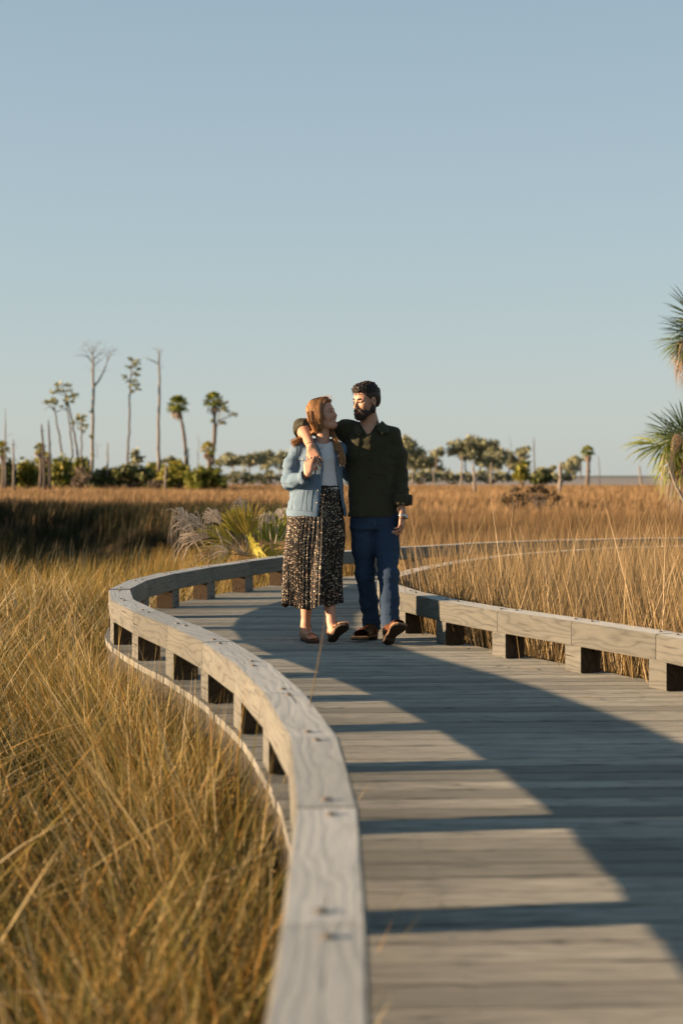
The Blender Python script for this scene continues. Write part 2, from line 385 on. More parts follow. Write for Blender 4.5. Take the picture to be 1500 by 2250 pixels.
def sweep(curve, w, z0, z1, name, mat, parent, side=1, tone=0.3):
    o2 = offset(curve, side * w)
    n = len(curve); V = []; U = []
    L = np.concatenate([[0], np.cumsum(np.linalg.norm(np.diff(curve, axis=0), axis=1))])
    for i in range(n):
        V += [(*curve[i], z0), (*curve[i], z1), (*o2[i], z1), (*o2[i], z0)]
        U += [(L[i], 0), (L[i], z1 - z0), (L[i], z1 - z0 + w), (L[i], 2 * (z1 - z0) + w)]
    F = []
    for i in range(n - 1):
        a = 4 * i
        for k in range(4):
            F.append((a + k, a + 4 + k, a + 4 + (k + 1) % 4, a + (k + 1) % 4))
    F += [(0, 1, 2, 3), (4 * n - 1, 4 * n - 2, 4 * n - 3, 4 * n - 4)]
    return mk(name, V, F, mat, parent, uv=U, attrs={'tone': np.full(len(V), tone)})
for c_, sgn in ((LIN, 1), (RIN, -1)):
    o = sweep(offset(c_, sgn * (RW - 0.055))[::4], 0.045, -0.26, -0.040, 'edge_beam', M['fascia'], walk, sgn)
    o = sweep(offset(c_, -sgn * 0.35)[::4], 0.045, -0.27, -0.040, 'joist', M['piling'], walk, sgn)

def chamfer_prism(A, B, A2, B2, z0, z1, c=0.008):
    """timber between inner line A-B and outer line A2-B2 (plan), chamfered on its long edges"""
    A, B, A2, B2 = map(np.array, (A, B, A2, B2))
    V = []; U = []; F = []; u0 = random.uniform(0, 80); v0 = random.uniform(0, 80); L = np.linalg.norm(B - A)
    ring = []
    for (P, Q) in ((A, A2), (B, B2)):
        wv = Q - P; w = np.linalg.norm(wv); wv = wv / w
        ring.append([(*P, z0 + c), (*P, z1 - c), (*(P + wv * c), z1), (*(Q - wv * c), z1), (*Q, z1 - c), (*Q, z0 + c), (*(Q - wv * c), z0), (*(P + wv * c), z0)])
    # displace wear: subdivide along length
    m = 7; vv = np.cumsum([0, z1 - z0 - 2 * c, c * 1.4, w - 2 * c, c * 1.4, z1 - z0 - 2 * c, c * 1.4, w - 2 * c, c * 1.4])
    r0, r1 = np.array(ring[0]), np.array(ring[1]); sd_ = random.uniform(0, 100)
    for i in range(m + 1):
        t = i / m; rr = r0 * (1 - t) + r1 * t; ce = rr.mean(0)
        for k in range(8):
            p = rr[k] + (rr[k] - ce) * (0.012 * mnoise.noise((sd_ + t * 4, k * 1.7, 0)))
            V.append(p); U.append((u0 + L * t, v0 + vv[k]))
        V.append(rr[0] + (rr[0] - ce) * (0.012 * mnoise.noise((sd_ + t * 4, 0, 0)))); U.append((u0 + L * t, v0 + vv[8]))
    n = 9
    for i in range(m):
        for k in range(8): F.append((i * n + k, (i + 1) * n + k, (i + 1) * n + k + 1, i * n + k + 1))
    b = len(V)
    for e, i in ((0, 0), (1, m)):
        V += [V[i * n + k] for k in range(8)]; U += [(u0 + V[i * n + k][2], v0 + k * .03) for k in range(8)]
    F += [tuple(b + k for k in range(8)), tuple(b + 8 + k for k in range(8))[::-1]]
    return V, F, U
def arc(c):
    return np.concatenate([[0], np.cumsum(np.linalg.norm(np.diff(c, axis=0), axis=1))])
def along(c, L, s): return np.array([np.interp(s, L, c[:, 0]), np.interp(s, L, c[:, 1])])
def rail(c, sgn, stations, blen):
    L = arc(c); T = np.gradient(c, axis=0); T /= np.linalg.norm(T, axis=1)[:, None]; N = np.stack([-T[:, 1], T[:, 0]], 1) * sgn
    for i in range(len(stations)):
        s0 = stations[i]; p = along(c, L, s0); n_ = along(N, L, s0); n_ /= np.linalg.norm(n_); t_ = along(T, L, s0); t_ /= np.linalg.norm(t_)
        # block under the joint
        e = 0.012
        b = blen * random.uniform(0.94, 1.06); ce = p + n_ * (RW / 2)
        hw = RW / 2 - e
        q = [ce - n_ * hw - t_ * b / 2, ce - n_ * hw + t_ * b / 2, ce + n_ * hw - t_ * b / 2, ce + n_ * hw + t_ * b / 2]
        V, F, U = chamfer_prism(q[0], q[1], q[2], q[3], 0.0015, BH - 0.001, 0.005)
        V = np.array(V); U = np.array(U)
        if sgn < 0: F = [f[::-1] for f in F]
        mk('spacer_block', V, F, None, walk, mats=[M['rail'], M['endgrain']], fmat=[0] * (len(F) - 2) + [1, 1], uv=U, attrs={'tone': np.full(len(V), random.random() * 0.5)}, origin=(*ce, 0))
        if i + 1 < len(stations):
            s1 = stations[i + 1]; p1 = along(c, L, s1); n1 = along(N, L, s1); n1 /= np.linalg.norm(n1)
            g = 0.0022; dv = (p1 - p) / np.linalg.norm(p1 - p)
            A, B = p + dv * g, p1 - dv * g; A2, B2 = p + n_ * RW + dv * g, p1 + n1 * RW - dv * g
            zt = BH + RH + random.uniform(-0.003, 0.003)
            V, F, U = chamfer_prism(A, B, A2, B2, BH, zt)
            if sgn < 0: F = [f[::-1] for f in F]
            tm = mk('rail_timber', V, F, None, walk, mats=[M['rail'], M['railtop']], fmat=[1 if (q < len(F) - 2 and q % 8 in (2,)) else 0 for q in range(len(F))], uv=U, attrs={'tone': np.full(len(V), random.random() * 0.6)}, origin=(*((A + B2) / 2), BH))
            # bolt heads on their washers near each joint
            for (q_, dd) in ((A, 1), (B, -1)):
                bb = MB(); nn = n_ if dd == 1 else n1
                cc = q_ + dv * dd * 0.075 + nn * (RW * random.uniform(0.42, 0.58))
                bb.tube([(*cc, zt - 0.004), (*cc, zt + 0.002)], 0.015, 12)
                bb.tube([(*cc, zt + 0.002), (*cc, zt + 0.007)], 0.0095, 6)
                bb.build('bolt', M['bolt'], tm)
LLa = arc(LIN); RLa = arc(RIN)
def s_at_y(c, L, y):
    k = np.argmax(c[:, 1] >= y); return L[k]
st = [s_at_y(LIN, LLa, yy) for yy in (-1.2, -0.25, 0.75, 1.7, 2.68, 3.63, 4.6, 5.55)]
while st[-1] + 0.88 < LLa[-1]: st.append(st[-1] + 0.88)
rail(LIN, 1, st, 0.19)
yr = s_at_y(RIN, RLa, 7.62)
st = [yr + k * 0.765 for k in range(-12, 60) if 0 < yr + k * 0.765 < RLa[-1] - 0.1]
rail(RIN, -1, st, 0.155)
# pilings
for c_, sgn in ((LIN, 1), (RIN, -1)):
    L = arc(c_); oc = offset(c_, sgn * (RW - 0.19)); k = 0.6
    while k < L[-1]:
        p = along(oc, L, k); b = MB(); z0 = float(gz(p[None])[0]) - 0.5
        b.tube([(*p, z0), (*p, -0.05)], [0.095, 0.088], 14); b.build('piling', M['piling'], walk, origin=(*p, z0)); k += 2.35
# ------------------------------------------------------------------ marsh grass
def blades(P, z0, H, W0, lean, tone, name, mat, seg=4, wind=(0.16, 0.04), bend=0.35, label=None, cat='grass', droop=None):
    n = len(P); th = rng.uniform(0, 2 * PI, n); 
    ld = rng.uniform(0, 2 * PI, n); dirx = np.cos(ld) * lean + wind[0]; diry = np.sin(ld) * lean + wind[1]
    tw = np.stack([np.cos(th), np.sin(th)], 1)
    cv = rng.uniform(0.3, 1.3, n) * bend
    V = np.zeros((n, 2 * seg + 1, 3), np.float32); hf = np.zeros((n, 2 * seg + 1), np.float32)
    for i in range(seg + 1):
        t = i / seg; a = t * (1 - cv) + cv * t * t * 1.0
        off = (a * H)[:, None] * np.stack([dirx, diry], 1)
        zz = z0 + H * (t - 0.30 * cv * t * t * np.hypot(dirx, diry))
        if droop is not None: zz = zz - H * droop * t ** 3; off = off * (1 + droop[:, None] * 1.3 * t)
        c = np.concatenate([P + off, zz[:, None]], 1)
        w = W0 * (0.75 + 0.9 * t * (1 - t) * 1.6) * (1 - 0.75 * t)
        if i < seg:
            V[:, 2 * i, :2] = c[:, :2] - tw * w[:, None]; V[:, 2 * i, 2] = c[:, 2]
            V[:, 2 * i + 1, :2] = c[:, :2] + tw * w[:, None]; V[:, 2 * i + 1, 2] = c[:, 2]
            hf[:, 2 * i] = t; hf[:, 2 * i + 1] = t
        else:
            V[:, 2 * seg] = c; hf[:, 2 * seg] = 1
    k = 2 * seg + 1; base = (np.arange(n) * k)[:, None]
    fs = []
    for i in range(seg - 1):
        fs.append(base + np.array([2 * i, 2 * i + 1, 2 * i + 3, 2 * i + 2]))
    F = np.stack(fs, 1).reshape(-1, 4)
    tip = (base + np.array([2 * seg - 2, 2 * seg - 1, 2 * seg])).reshape(-1, 3)
    Vf = V.reshape(-1, 3)
    me = bpy.data.meshes.new(name); off = np.array([P[:, 0].mean(), P[:, 1].mean(), -0.6], np.float32)
    me.vertices.add(len(Vf)); me.vertices.foreach_set('co', (Vf - off).ravel())
    idx = np.concatenate([F.ravel(), tip.ravel()]).astype(np.int32)
    me.loops.add(len(idx)); me.loops.foreach_set('vertex_index', idx)
    nf, ntp = len(F), len(tip); me.polygons.add(nf + ntp)
    me.polygons.foreach_set('loop_start', np.concatenate([np.arange(nf) * 4, nf * 4 + np.arange(ntp) * 3]).astype(np.int32))
    me.polygons.foreach_set('loop_total', np.concatenate([np.full(nf, 4), np.full(ntp, 3)]).astype(np.int32))
    me.update(calc_edges=True); me.materials.append(mat)
    a1 = me.attributes.new('tone', 'FLOAT', 'POINT'); a1.data.foreach_set('value', np.repeat(tone, k).astype(np.float32))
    a2 = me.attributes.new('hf', 'FLOAT', 'POINT'); a2.data.foreach_set('value', hf.ravel())
    o = bpy.data.objects.new(name, me); COL.objects.link(o); o.location = off
    return tag(o, label, cat, kind='stuff')

def nz(P, s, seed=0.0):
    return (np.sin(P[:, 0] * s + seed) * np.cos(P[:, 1] * s * 1.3 + seed * 2) + np.sin(P[:, 0] * s * 2.3 + P[:, 1] * s * 1.9 + seed * 5) * 0.5 + np.sin(P[:, 1] * s * 3.7 - P[:, 0] * s * 2.9 + seed) * 0.3) / 1.8
def clump(n, x0, x1, y0, y1, per, rad, keep=None):
    """blade roots gathered in tussocks"""
    m = max(1, n // per); C = np.stack([rng.uniform(x0, x1, m), rng.uniform(y0, y1, m)], 1)
    if keep is not None: C = C[keep(C)]
    P = np.repeat(C, per, 0) + rng.normal(0, rad, (len(C) * per, 2))
    tid = np.repeat(rng.uniform(0, 1, len(C)), per)
    m_ = ~inside(P, foot); return P[m_], tid[m_]
def fr(m, xl=1.0):
    return lambda C: (C[:, 0] > -(0.24 * C[:, 1] + m * xl)) & (C[:, 0] < 0.24 * C[:, 1] + m)
leftof = lambda P: P[:, 0] < np.interp(P[:, 1], DL[:, 1], DL[:, 0])
# near left: tall tangled grass beside the rail, in three storeys
def nearleft(n, per, rad, hr, wr, lean, tone_mu, tone_sd, name, label, seg=5, wind=(0.08, 0.02), bend=.5):
    P, t = clump(n, -6.0, 0.3, 0.6, 15.5, per, rad, keep=lambda C: fr(1.6)(C) & leftof(C)); m = leftof(P); P, t = P[m], t[m]
    edge = np.interp(P[:, 1], DL[:, 1], DL[:, 0]) - P[:, 0]
    fY = np.interp(P[:, 1], [0, 3.2, 4.6, 6.0, 9.5, 11.5, 15], [1.0, 1.04, .96, .74, .76, 1.0, 1.06])      # trampled lower beside the bend
    H = rng.uniform(*hr, len(P)) * (0.48 + 0.80 * t) * (1 + 0.10 * nz(P, 0.9)) * (fY + (1.0 - fY) * np.clip(edge / 1.6, 0, 1))
    cap = (0.62 + 0.17 * np.maximum(edge, 0)) * np.where(rng.uniform(0, 1, len(P)) < .02, 1.25, 1.0); H = np.where(H > cap, cap * rng.uniform(.72, 1.0, len(P)), H)      # low sun reaches the deck through the gaps, so nothing stands above it
    kinds = rng.choice([.06, .22, .40, .57, .72, .92], len(P), p=[.33, .15, .10, .26, .09, .07]); far_ = np.clip((P[:, 1] - 6.5) / 6, 0, 1)
    tone = np.clip(tone_mu + kinds - .33 + 0.12 * nz(P, 0.7, 2) + 0.16 * (t - 0.5) + rng.normal(0, .05, len(P)) + 0.20 * far_, 0, 1)
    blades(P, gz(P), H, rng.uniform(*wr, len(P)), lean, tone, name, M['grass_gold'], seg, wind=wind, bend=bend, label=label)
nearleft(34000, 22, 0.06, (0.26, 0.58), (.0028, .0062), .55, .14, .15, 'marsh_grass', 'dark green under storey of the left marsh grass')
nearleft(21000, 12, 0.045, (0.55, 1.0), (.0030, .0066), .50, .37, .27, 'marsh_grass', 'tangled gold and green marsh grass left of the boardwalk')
nearleft(6500, 4, 0.10, (0.66, 1.12), (.0026, .0060), .75, .66, .22, 'dry_grass', 'pale dry straw standing among the left grass', bend=.7)
k_ = rng.uniform(.9, 9.6, 1150); e_ = rng.uniform(0.02, .60, 1150)
k_ = np.repeat(k_, 9) + rng.normal(0, .04, 10350); e_ = np.abs(np.repeat(e_, 9) + rng.normal(0, .04, 10350)) + .01
P = np.stack([np.interp(k_, DL[:, 1], DL[:, 0]) - e_, k_], 1); m = ~inside(P, foot); P = P[m]; e_ = e_[m]
blades(P, gz(P), rng.uniform(.36, .72, len(P)), rng.uniform(.0026, .0055, len(P)), .55, np.clip(rng.choice([.06, .24, .42, .58, .76, .95], len(P), p=[.22, .2, .16, .24, .1, .08]) + rng.normal(0, .05, len(P)), 0, 1), 'edge_grass', M['grass_gold'], 5, wind=(-.02, .0), label='tall grass pressing against the near left rail')
k_ = rng.uniform(4.6, 9.4, 420); e_ = rng.uniform(0.03, .5, 420); P = np.stack([np.interp(k_, DL[:, 1], DL[:, 0]) - e_, k_], 1); P = P[~inside(P, foot)]
blades(P, gz(P), rng.uniform(.66, .98, len(P)), rng.uniform(.0022, .0045, len(P)), .35, rng.uniform(.3, 1, len(P)), 'tall_stems', M['grass_gold'], 6, wind=(-.22, -.05), label='scattered taller stems crossing the outer edge of the left rail')
# long loose stems arching across it, close to the lens
P, t = clump(2600, -3.5, 0.2, 1.6, 9, 2, 0.3, keep=lambda C: fr(0.6)(C) & leftof(C)); edge = np.interp(P[:, 1], DL[:, 1], DL[:, 0]) - P[:, 0]; P = P[edge > .7]; edge = edge[edge > .7]
blades(P, gz(P), np.minimum(rng.uniform(0.6, 1.12, len(P)), .60 + .2 * edge), rng.uniform(0.0034, 0.0068, len(P)), 1.0, rng.uniform(0.5, 1, len(P)), 'dry_stems', M['grass_gold'], 7, wind=(0.05, 0), bend=0.9, droop=rng.uniform(0, 0.5, len(P)), label='long dry bent stems arching over the left grass')
# left middle distance, to the creek
cutY = lambda C: 18.6 + np.maximum(0, 2.3 * (C[:, 0] + 4.6)) + 1.2 * nz(C, .9)
keepc = lambda C: fr(3)(C) & (seg_dist(C, CREEK) > 3.0)
P, t = clump(78000, -9, 2.0, 15, 34, 14, 0.12, keep=lambda C: keepc(C) & (C[:, 0] < 0.6) & (C[:, 1] < cutY(C)))

tone = np.clip(0.46 + 0.2 * nz(P, 0.5, 2) + 0.2 * (t - .5) + rng.normal(0, 0.16, len(P)), 0, 1)
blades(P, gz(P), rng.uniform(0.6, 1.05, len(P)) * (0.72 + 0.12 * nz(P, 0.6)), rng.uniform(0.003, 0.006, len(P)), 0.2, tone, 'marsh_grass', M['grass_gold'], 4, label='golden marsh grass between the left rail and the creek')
# right: straw bank behind the right rail, inside the bend
def rightof(P):
    return P[:, 0] > 0.2
P, t = clump(105000, 0.5, 9.5, 6.2, 17.6, 12, 0.06, keep=lambda C: fr(1.2)(C) & ~inside(C, foot) & rightof(C))
H = rng.uniform(0.70, 1.18, len(P)) * (0.94 + 0.10 * nz(P, 0.9, 4) + 0.26 * t) * (1.0 - 0.12 * np.clip((P[:, 1] - 12.5) / 4, 0, 1)) * np.where(rng.uniform(0, 1, len(P)) < .10, 1.28, 1.0)
tone = np.clip(0.44 + 0.14 * nz(P, 0.8, 1) + 0.3 * (t - .5) + rng.normal(0, 0.33, len(P)), 0, 1)
m = P[:, 1] < 17.6
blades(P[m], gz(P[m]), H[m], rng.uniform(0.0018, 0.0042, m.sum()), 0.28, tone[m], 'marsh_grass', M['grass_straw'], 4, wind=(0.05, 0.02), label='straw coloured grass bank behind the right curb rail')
# beyond the far rail
P, t = clump(130000, -2, 16, 17.5, 45, 14, 0.16, keep=lambda C: (C[:, 0] > -1.6 + 1.2 * nz(C, .25)) & fr(3)(C) & (seg_dist(C, CREEK) > 3.2) & ~inside(C, foot))
tone = np.clip(0.34 + 0.3 * nz(P, 0.35, 1) + 0.2 * (t - .5) + rng.normal(0, 0.15, len(P)), 0, 1)
blades(P, gz(P), rng.uniform(0.6, 1.0, len(P)) * (0.85 + 0.15 * nz(P, 0.4)), rng.uniform(0.004, 0.009, len(P)), 0.14, tone, 'rush_field', M['grass_rush'], 4, wind=(0.04, 0), label='brown rush beyond the far rail of the boardwalk')
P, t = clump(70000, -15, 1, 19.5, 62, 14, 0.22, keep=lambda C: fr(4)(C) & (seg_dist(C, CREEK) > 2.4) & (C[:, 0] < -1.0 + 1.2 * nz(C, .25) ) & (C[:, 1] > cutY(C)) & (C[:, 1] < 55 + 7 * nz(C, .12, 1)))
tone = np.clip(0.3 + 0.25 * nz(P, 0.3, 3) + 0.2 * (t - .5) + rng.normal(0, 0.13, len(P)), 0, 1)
blades(P, gz(P), rng.uniform(0.6, 1.0, len(P)), rng.uniform(0.006, 0.012, len(P)), 0.16, tone, 'rush_field', M['grass_creek'], 3, label='rush along the creek banks, shade deepened in its dark colour')
P, t = clump(170000, -48, 48, 45, 190, 12, 0.35, keep=lambda C: fr(6)(C) & (seg_dist(C, CREEK) > 3.2))
tone = np.clip(0.72 + 0.2 * nz(P, 0.08, 1) + 0.2 * (t - .5) + rng.normal(0, 0.13, len(P)), 0, 1)
blades(P, gz(P), rng.uniform(0.45, 0.8, len(P)), rng.uniform(0.012, 0.035, len(P)), 0.12, tone, 'rush_field', M['grass_rush'], 2, label='wide russet marsh reaching back to the trees')

b = MB(); b.tube([(-.44, 5.42, -.6), at(676, 1580, 5.3), at(683, 1535, 5.2), at(702, 1440, 5.0), at(716, 1345, 4.85)], [.003, .0026, .0024, .002, .0008], 5, a=.9)
b.build('grass_stem', M['grass_gold'], None, label='single long pale straw rising in front of the couple\'s feet', cat='grass stem')
b = MB()
for (x_, y_, l_, a_) in [(1094, 1467, .05, .9), (1160, 1470, .06, 2.2), (1150, 1441, .05, .3), (1012, 1425, .05, 1.9), (1290, 1535, .06, 2.6), (700, 1700, .05, 1.2), (985, 1560, .04, .4)]:
    D = CAMH * FPX / (y_ - 1045); p = at(x_, y_, D); p[2] = .004; v = np.array([math.cos(a_), math.sin(a_), 0]) * l_; b.tube([p - v, p + [0, 0, .006], p + v], [.0012, .0015, .0008], 5, a=.9)
tag(b.build('straw_litter', M['grass_straw'], None), 'few bits of dry straw lying on the deck boards', 'straw', kind='stuff')
# ------------------------------------------------------------------ trees
def foliage_mat(name, stops):
    g = NT(name); return g.leaf(g.ramp(g.attr('tone'), stops), 0.25, 0.6, 0.2)
M['pine'] = foliage_mat('pine_needles', [(0, (0.096, 0.110, 0.043)), (0.6, (0.192, 0.197, 0.072)), (1, (0.298, 0.278, 0.115))])
M['scrub'] = foliage_mat('scrub_leaves', [(0, (0.064, 0.085, 0.019)), (0.5, (0.181, 0.191, 0.031)), (1, (0.351, 0.297, 0.064))])
M['darkscrub'] = foliage_mat('wax_myrtle_leaves', [(0, (0.036, 0.052, 0.020)), (0.6, (0.091, 0.107, 0.036)), (1, (0.194, 0.184, 0.056))])
M['oak'] = foliage_mat('hazed_oak_leaves', [(0, (0.15, 0.17, 0.105)), (0.6, (0.235, 0.245, 0.15)), (1, (0.33, 0.31, 0.19))])  # leaf colours paled in place of distance haze
M['deadbrush'] = foliage_mat('dead_brush', [(0, (0.091, 0.070, 0.049)), (0.6, (0.168, 0.133, 0.091)), (1, (0.238, 0.196, 0.140))])
M['brownscrub'] = foliage_mat('brown_marsh_elder', [(0, (0.040, 0.028, 0.016)), (0.6, (0.096, 0.068, 0.032)), (1, (0.160, 0.120, 0.056))])
def bark(name, a, b):
    g = NT(name); f = g.noise(g.mapping(g.obj(), (6, 6, 1.2)), 2.0, 5, 0.65)
    return g.pbr(g.ramp(f, [(0.3, a), (0.7, b)]), 0.95, g.bump(f, 0.6, 0.05), spec=0.1)
M['bark'] = bark('pine_bark', (0.068, 0.053, 0.041), (0.165, 0.131, 0.105))
M['deadwood'] = bark('silvered_deadwood', (0.130, 0.117, 0.101), (0.260, 0.234, 0.202))
M['palmbark'] = bark('palm_bark', (0.070, 0.059, 0.049), (0.189, 0.161, 0.133))
M['snag'] = bark('dark_snag_wood', (0.048, 0.042, 0.036), (0.128, 0.112, 0.096))

def puffs(spec, n_per, size, rs, flat=0.6, tone=0.5):
    """leaf clumps: spec = list of (centre xyz, radius); returns verts, faces, tones"""
    V = []; F = []; T = []; k = 0
    for (c, r) in spec:
        n = max(12, int(n_per * (r ** 1.6)))
        u = rs.normal(size=(n, 3)); u /= np.linalg.norm(u, axis=1)[:, None]
        rr = r * rs.uniform(0.25, 1.0, n) ** 0.6 * (1 + 0.3 * rs.normal(size=n))
        p = np.asarray(c) + u * rr[:, None] * np.array([1, 1, flat])
        a = rs.normal(size=(n, 3)); a /= np.linalg.norm(a, axis=1)[:, None]
        b = np.cross(a, rs.normal(size=(n, 3))); b /= np.linalg.norm(b, axis=1)[:, None]
        s1 = (size * rs.uniform(0.5, 1.4, n))[:, None]; s2 = s1 * 0.55
        q = np.stack([p - a * s1, p - b * s2, p + a * s1, p + b * s2], 1)
        V.append(q.reshape(-1, 3)); T.append(np.repeat(np.clip(tone + rs.normal(0, 0.13) + rs.normal(0, 0.2, n), 0, 1), 4))
        F.append(np.arange(n * 4).reshape(-1, 4) + k); k += n * 4
    return np.concatenate(V), np.concatenate(F), np.concatenate(T)
def limb(mb, a, b, r0, r1, rs, wob=0.05, n=6, m=6):
    a = np.asarray(a, float); b = np.asarray(b, float); L = np.linalg.norm(b - a)
    t = np.linspace(0, 1, m); P = a + (b - a) * t[:, None] + rs.normal(0, wob * L * 0.3, (m, 3)) * np.sin(t * PI)[:, None]
    mb.tube(P, r0 + (r1 - r0) * t, n)
    return P
def jitter(x, y, D, rs, dd): 
    p = at(x, y, D); p[1] += rs.uniform(-dd, dd); return p
def tree(name, D, trunk, branches, leaf, size, bark_, foliage_, label, cat='tree', group=None, seed=1, dens=60, flat=0.6, tone=0.5, dd=1.5, sub=0):
    """trunk: [(x,y,radius)], branches: [[(x,y,r),...]], leaf: [(x,y,radius px)]"""
    rs = np.random.default_rng(seed)
    b0 = at(trunk[0][0], trunk[0][1], D)
    t = empty(name, tuple(b0), label=label, cat=cat, group=group)
    mb = MB(); P = np.array([at(x, y, D) for x, y, r in trunk]); r_ = np.array([r for _, _, r in trunk])
    # resample and wobble
    L = np.concatenate([[0], np.cumsum(np.linalg.norm(np.diff(P, axis=0), axis=1))]); s = np.linspace(0, L[-1], 14)
    Q = np.stack([np.interp(s, L, P[:, k]) for k in range(3)], 1); Q[1:-1] += rs.normal(0, 0.03, (12, 3)); Q[0, 2] -= 0.4
    mb.tube(Q, np.interp(s, L, r_) * 0.62, 9)
    for br in branches:
        B = np.array([jitter(x, y, D, rs, 0) for x, y, r in br]); B[1:, 1] += np.cumsum(rs.uniform(-0.5, 0.5, len(B) - 1))
        mb.tube(B, [r for _, _, r in br], 5)
        for _ in range(sub):
            k = rs.integers(1, len(B)); a = B[k]; ln = rs.uniform(0.5, 1.3)
            limb(mb, a, a + np.array([rs.uniform(-1, 1), rs.uniform(-1, 1), rs.uniform(-0.1, 0.9)]) * ln, br[-1][2] * 1.0, 0.008, rs, 0.15, 4, 4)
    # limbs out to the leaf clumps
    pc = []
    for (x, y, r) in leaf:
        c = jitter(x, y, D, rs, dd); pc.append((c, r * D / FPX))
        if len(leaf) < 60:
            k = int(np.argmin(np.abs(Q[:, 2] - (c[2] - 0.4 * abs(c[0] - Q[-1, 0]))))); k = min(max(k, 2), len(Q) - 1)
            limb(mb, Q[k], c, max(0.02, r_[-1] * 0.6), 0.015, rs, 0.08, 4, 5)
    mb.build('trunk', bark_, t, smooth=True)
    if pc:
        V, F, T = puffs(pc, dens, size, rs, flat, tone)
        mk('crown', V, F, foliage_, t, attrs={'tone': T})
    return t
def snag(D, pts, label, mat, group='bare dead trunks on the marsh edge', seed=3):
    rs = np.random.default_rng(seed); b = MB(); P = np.array([at(x, y, D) for x, y, r in pts]); r_ = np.array([r for *_, r in pts])
    L = np.concatenate([[0], np.cumsum(np.linalg.norm(np.diff(P, axis=0), axis=1))]); s = np.linspace(0, L[-1], 9)
    Q = np.stack([np.interp(s, L, P[:, k]) for k in range(3)], 1); Q[1:-1] += rs.normal(0, 0.025, (7, 3)); Q[0, 2] -= 0.4
    rr = np.interp(s, L, r_) * 0.68 * rs.uniform(0.88, 1.12, 9); rr[-1] *= 0.5
    b.tube(Q, rr, 9)
    for k in range(3):
        i = rs.integers(3, 8); d = rs.normal(size=3) * 0.35; d[2] = abs(d[2]) * 0.5; b.tube([Q[i], Q[i] + d], [rr[i] * 0.35, 0.01], 5)
    return b.build('snag', mat, None, smooth=True, label=label, cat='dead tree', group=group)

# pines and dead pines on the left island
DI = 150
tree('pine_tree', DI, [(137, 1000, .16), (130, 950, .14), (121, 903, .11)], [[(121, 903, .05), (112, 893, .03), (100, 902, .02)], [(124, 905, .05), (138, 898, .03), (150, 905, .015)]], [(112, 882, 11), (100, 884, 8), (124, 886, 8), (118, 878, 9)], 0.22, M['bark'], M['pine'], 'short leaning pine with one flat tuft, leftmost of the pine cluster', group='living pines on the left marsh island', seed=11, dens=55, flat=.5)
tree('pine_tree', DI, [(172, 1002, .18), (160, 930, .15), (148, 872, .11), (137, 850, .07)], [], [(120, 862, 10), (133, 846, 12), (147, 845, 9), (140, 860, 9), (160, 868, 10), (156, 880, 8), (128, 855, 10), (152, 858, 8)], 0.22, M['bark'], M['pine'], 'tallest pine of the leaning cluster, widest ragged green crown', group='living pines on the left marsh island', seed=12, dens=50, flat=.5)
tree('pine_tree', DI, [(160, 1000, .15), (154, 940, .13), (147, 893, .09)], [], [(138, 878, 7), (150, 872, 8), (145, 888, 6), (133, 893, 5)], 0.2, M['bark'], M['pine'], 'thin pine hidden behind the tallest of the leaning cluster', group='living pines on the left marsh island', seed=13, dens=45, flat=.5)
tree('pine_tree', DI - 4, [(180, 1010, .13), (180, 960, .11), (179, 925, .07)], [], [(172, 918, 10), (184, 922, 11), (178, 934, 11), (190, 936, 8), (168, 930, 7), (178, 912, 6), (186, 947, 6)], 0.2, M['bark'], M['pine'], 'small rounded pine right of the leaning cluster beside the tall bare tree', group='living pines on the left marsh island', seed=14, dens=60, flat=.8)
tree('pine_tree', DI, [(281, 1022, .19), (284, 930, .16), (286, 850, .13), (291, 788, .06)], [], [(287, 788, 8), (296, 792, 7), (302, 800, 7), (291, 802, 8), (281, 806, 8), (304, 810, 5), (293, 818, 8), (300, 824, 7), (277, 829, 7), (285, 838, 6), (296, 838, 7), (291, 848, 8), (299, 852, 8), (294, 862, 6), (303, 845, 6)], 0.2, M['bark'], M['pine'], 'tall slim living pine with narrow patchy crown between two dead pines', group='living pines on the left marsh island', seed=15, dens=45, flat=.6)
tree('dead_pine', DI, [(202, 1055, .30), (204, 950, .26), (206, 850, .22), (204, 790, .15), (204, 762, .05)],
     [[(207, 848, .12), (216, 838, .09), (228, 815, .07), (238, 790, .05), (240, 772, .02)], [(238, 790, .04), (247, 780, .03), (254, 772, .01)], [(238, 792, .03), (232, 778, .02), (229, 768, .01)],
      [(205, 800, .07), (195, 785, .05), (182, 780, .03), (166, 783, .01)], [(198, 790, .04), (188, 772, .02), (180, 764, .01)], [(205, 790, .06), (215, 780, .04), (226, 776, .01)], [(204, 780, .05), (196, 766, .03), (190, 757, .01)], [(204, 778, .04), (212, 766, .03), (217, 756, .01)], [(205, 835, .05), (201, 815, .03), (199, 806, .01)], [(205, 805, .04), (214, 797, .03), (222, 792, .01)]],
     [(206, 960, 5), (209, 1000, 4), (203, 905, 2)], 0.18, M['deadwood'], M['pine'], 'tall dead pine with forked crown of fine bare twigs', 'tree', seed=16, dens=14, sub=9)
tree('dead_pine', DI, [(349, 1030, .30), (349, 930, .24), (350, 850, .2), (350, 790, .15), (349, 768, .06)],
     [[(350, 800, .07), (342, 796, .06), (330, 790, .04), (312, 786, .015)], [(350, 785, .04), (355, 774, .03), (360, 767, .01)], [(350, 812, .04), (355, 806, .01)], [(349, 778, .03), (343, 768, .01)]],
     [], 0.2, M['deadwood'], M['pine'], 'straight pale dead pine with one long branch reaching left', 'tree', seed=17, sub=3)
